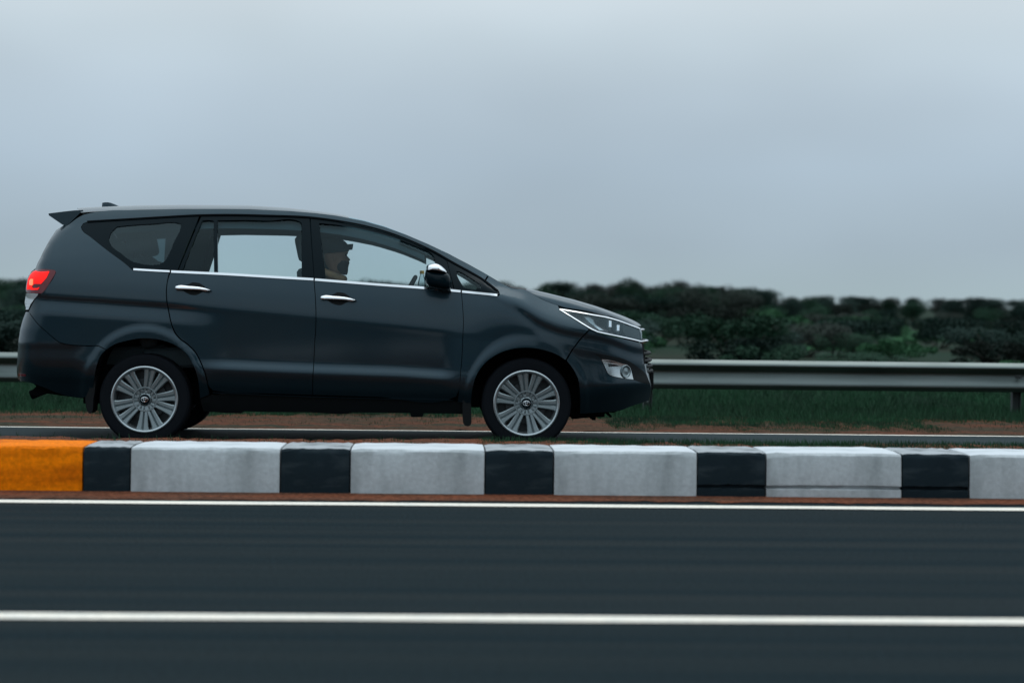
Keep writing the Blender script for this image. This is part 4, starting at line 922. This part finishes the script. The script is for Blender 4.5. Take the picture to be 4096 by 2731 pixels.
# cap
cp = [(412, 500, 640), (440, 460, 850), (480, 440, 1005), (530, 425, 1080), (580, 415, 1130), (640, 408, 1180), (700, 404, 1195), (760, 402, 1195), (800, 402, 1190)]
vs = []; fs = []
for i, (y, xb_, xf_) in enumerate(cp):
    hw = (.30, .46, .60, .70, .76, .80, .82, .83, .83)[i] * .102; xa, z_ = L10(xb_, y); xf2, _ = L10(xf_, y); cxh = (xa + xf2) / 2
    for k in range(28):
        t = 2 * math.pi * k / 28; drop = 0 if i < 8 else -.022 * (1 - math.cos(t)) * .5 - .004
        vs.append((cxh + (xf2 - xa) / 2 * math.cos(t), HY + hw * math.sin(t), z_ + drop))
for i in range(len(cp) - 1):
    for k in range(28): fs.append((i * 28 + k, i * 28 + (k + 1) % 28, (i + 1) * 28 + (k + 1) % 28, (i + 1) * 28 + k))
fs.append(tuple(range(28)))
b0 = len(vs)                                              # peak
for i in range(7):
    u = i / 6
    for k in range(11):
        v_ = -1 + 2 * k / 10; xa, z_ = L10(1100 + 255 * u * (1 - .16 * v_ * v_), 640 - 20 * u + 150 * v_ * v_); vs.append((xa, HY + v_ * .078 * (1 - .12 * u), z_))
for i in range(6):
    for k in range(10): q = b0 + i * 11 + k; fs.append((q, q + 1, q + 12, q + 11))
cap_ = mesh('cap', vs, fs, CAPM, person, True, None); s3 = cap_.modifiers.new('t', 'SOLIDIFY'); s3.thickness = .007
# beard
vs = []; fs = []; bp_ = [(1120, 1010, 1130, .74), (1165, 960, 1234, .74), (1230, 900, 1228, .73), (1290, 870, 1206, .70), (1350, 870, 1196, .66), (1420, 890, 1194, .58), (1490, 960, 1186, .48), (1565, 1040, 1160, .32)]
for y, xb_, xf_, hw in bp_:
    xa, z_ = L10(xb_, y); xf2, _ = L10(xf_, y)
    for k in range(15):
        t = -math.pi / 2 + math.pi * k / 14; j = rng.normal(0, .0012); vs.append((xa + (xf2 - xa) * math.cos(t) ** .8 + j, HY + (hw * .102 + .004) * math.sin(t) + j, z_))
for i in range(len(bp_) - 1):
    for k in range(14): q = i * 15 + k; fs.append((q, q + 1, q + 16, q + 15))
recalc(mesh('beard', vs, fs, BEARD, person, True, None))
for sgn in (-1, 1):
    mb = MB(); xa, z_ = L10(1120, 945); mb.lathe([(.0001, .009), (.006, .0065), (.009, 0), (.006, -.0065), (.0001, -.009)], 10, 'Z', (xa, HY + sgn * .036, z_)); mb.build('eye', BLACKG, person)
# jacket collar / hood
mb = MB(); xa, z_ = L10(700, 1500)
mb.tube([(xa + .085 * math.cos(q) , HY + .088 * math.sin(q), z_ - .015 - .03 * math.cos(q)) for q in [2 * math.pi * i / 24 for i in range(25)]], .028, 8, False)
mb.build('collar', JACK, person, True, None)

# ================================================================== BOTTLE on the dashboard
xb_, zb_ = loc(1620 + 315 / 4.694, 980 + 760 / 4.694, -.30)
zt_ = loc(1620 + 315 / 4.694, 980 + 480 / 4.694, -.30)[1]; hB = zt_ - zb_ + .10
bt = empty('bottle', (XC + xb_, YC - .30, zt_ - hB)); tag(bt, 'clear plastic water bottle with a yellow cap on the dashboard', 'bottle')
mb = MB(); k = hB
mb.lathe([(.001, 0), (.026, 0), (.030, .006), (.030, .45 * k), (.028, .46 * k), (.030, .48 * k), (.029, .58 * k), (.022, .72 * k), (.013, .86 * k), (.0115, .90 * k)], 28, 'Z'); bo = recalc(mb.build('body', glass('bottle_plastic', (.80, .86, .87)), bt))
mb = MB(); mb.lathe([(.0145, .88 * k), (.0165, .885 * k), (.0165, .99 * k), (.014, 1.0 * k), (.001, 1.0 * k)], 24, 'Z'); recalc(mb.build('cap', mat('yellow_cap', (.75, .42, .02), .5), bt))
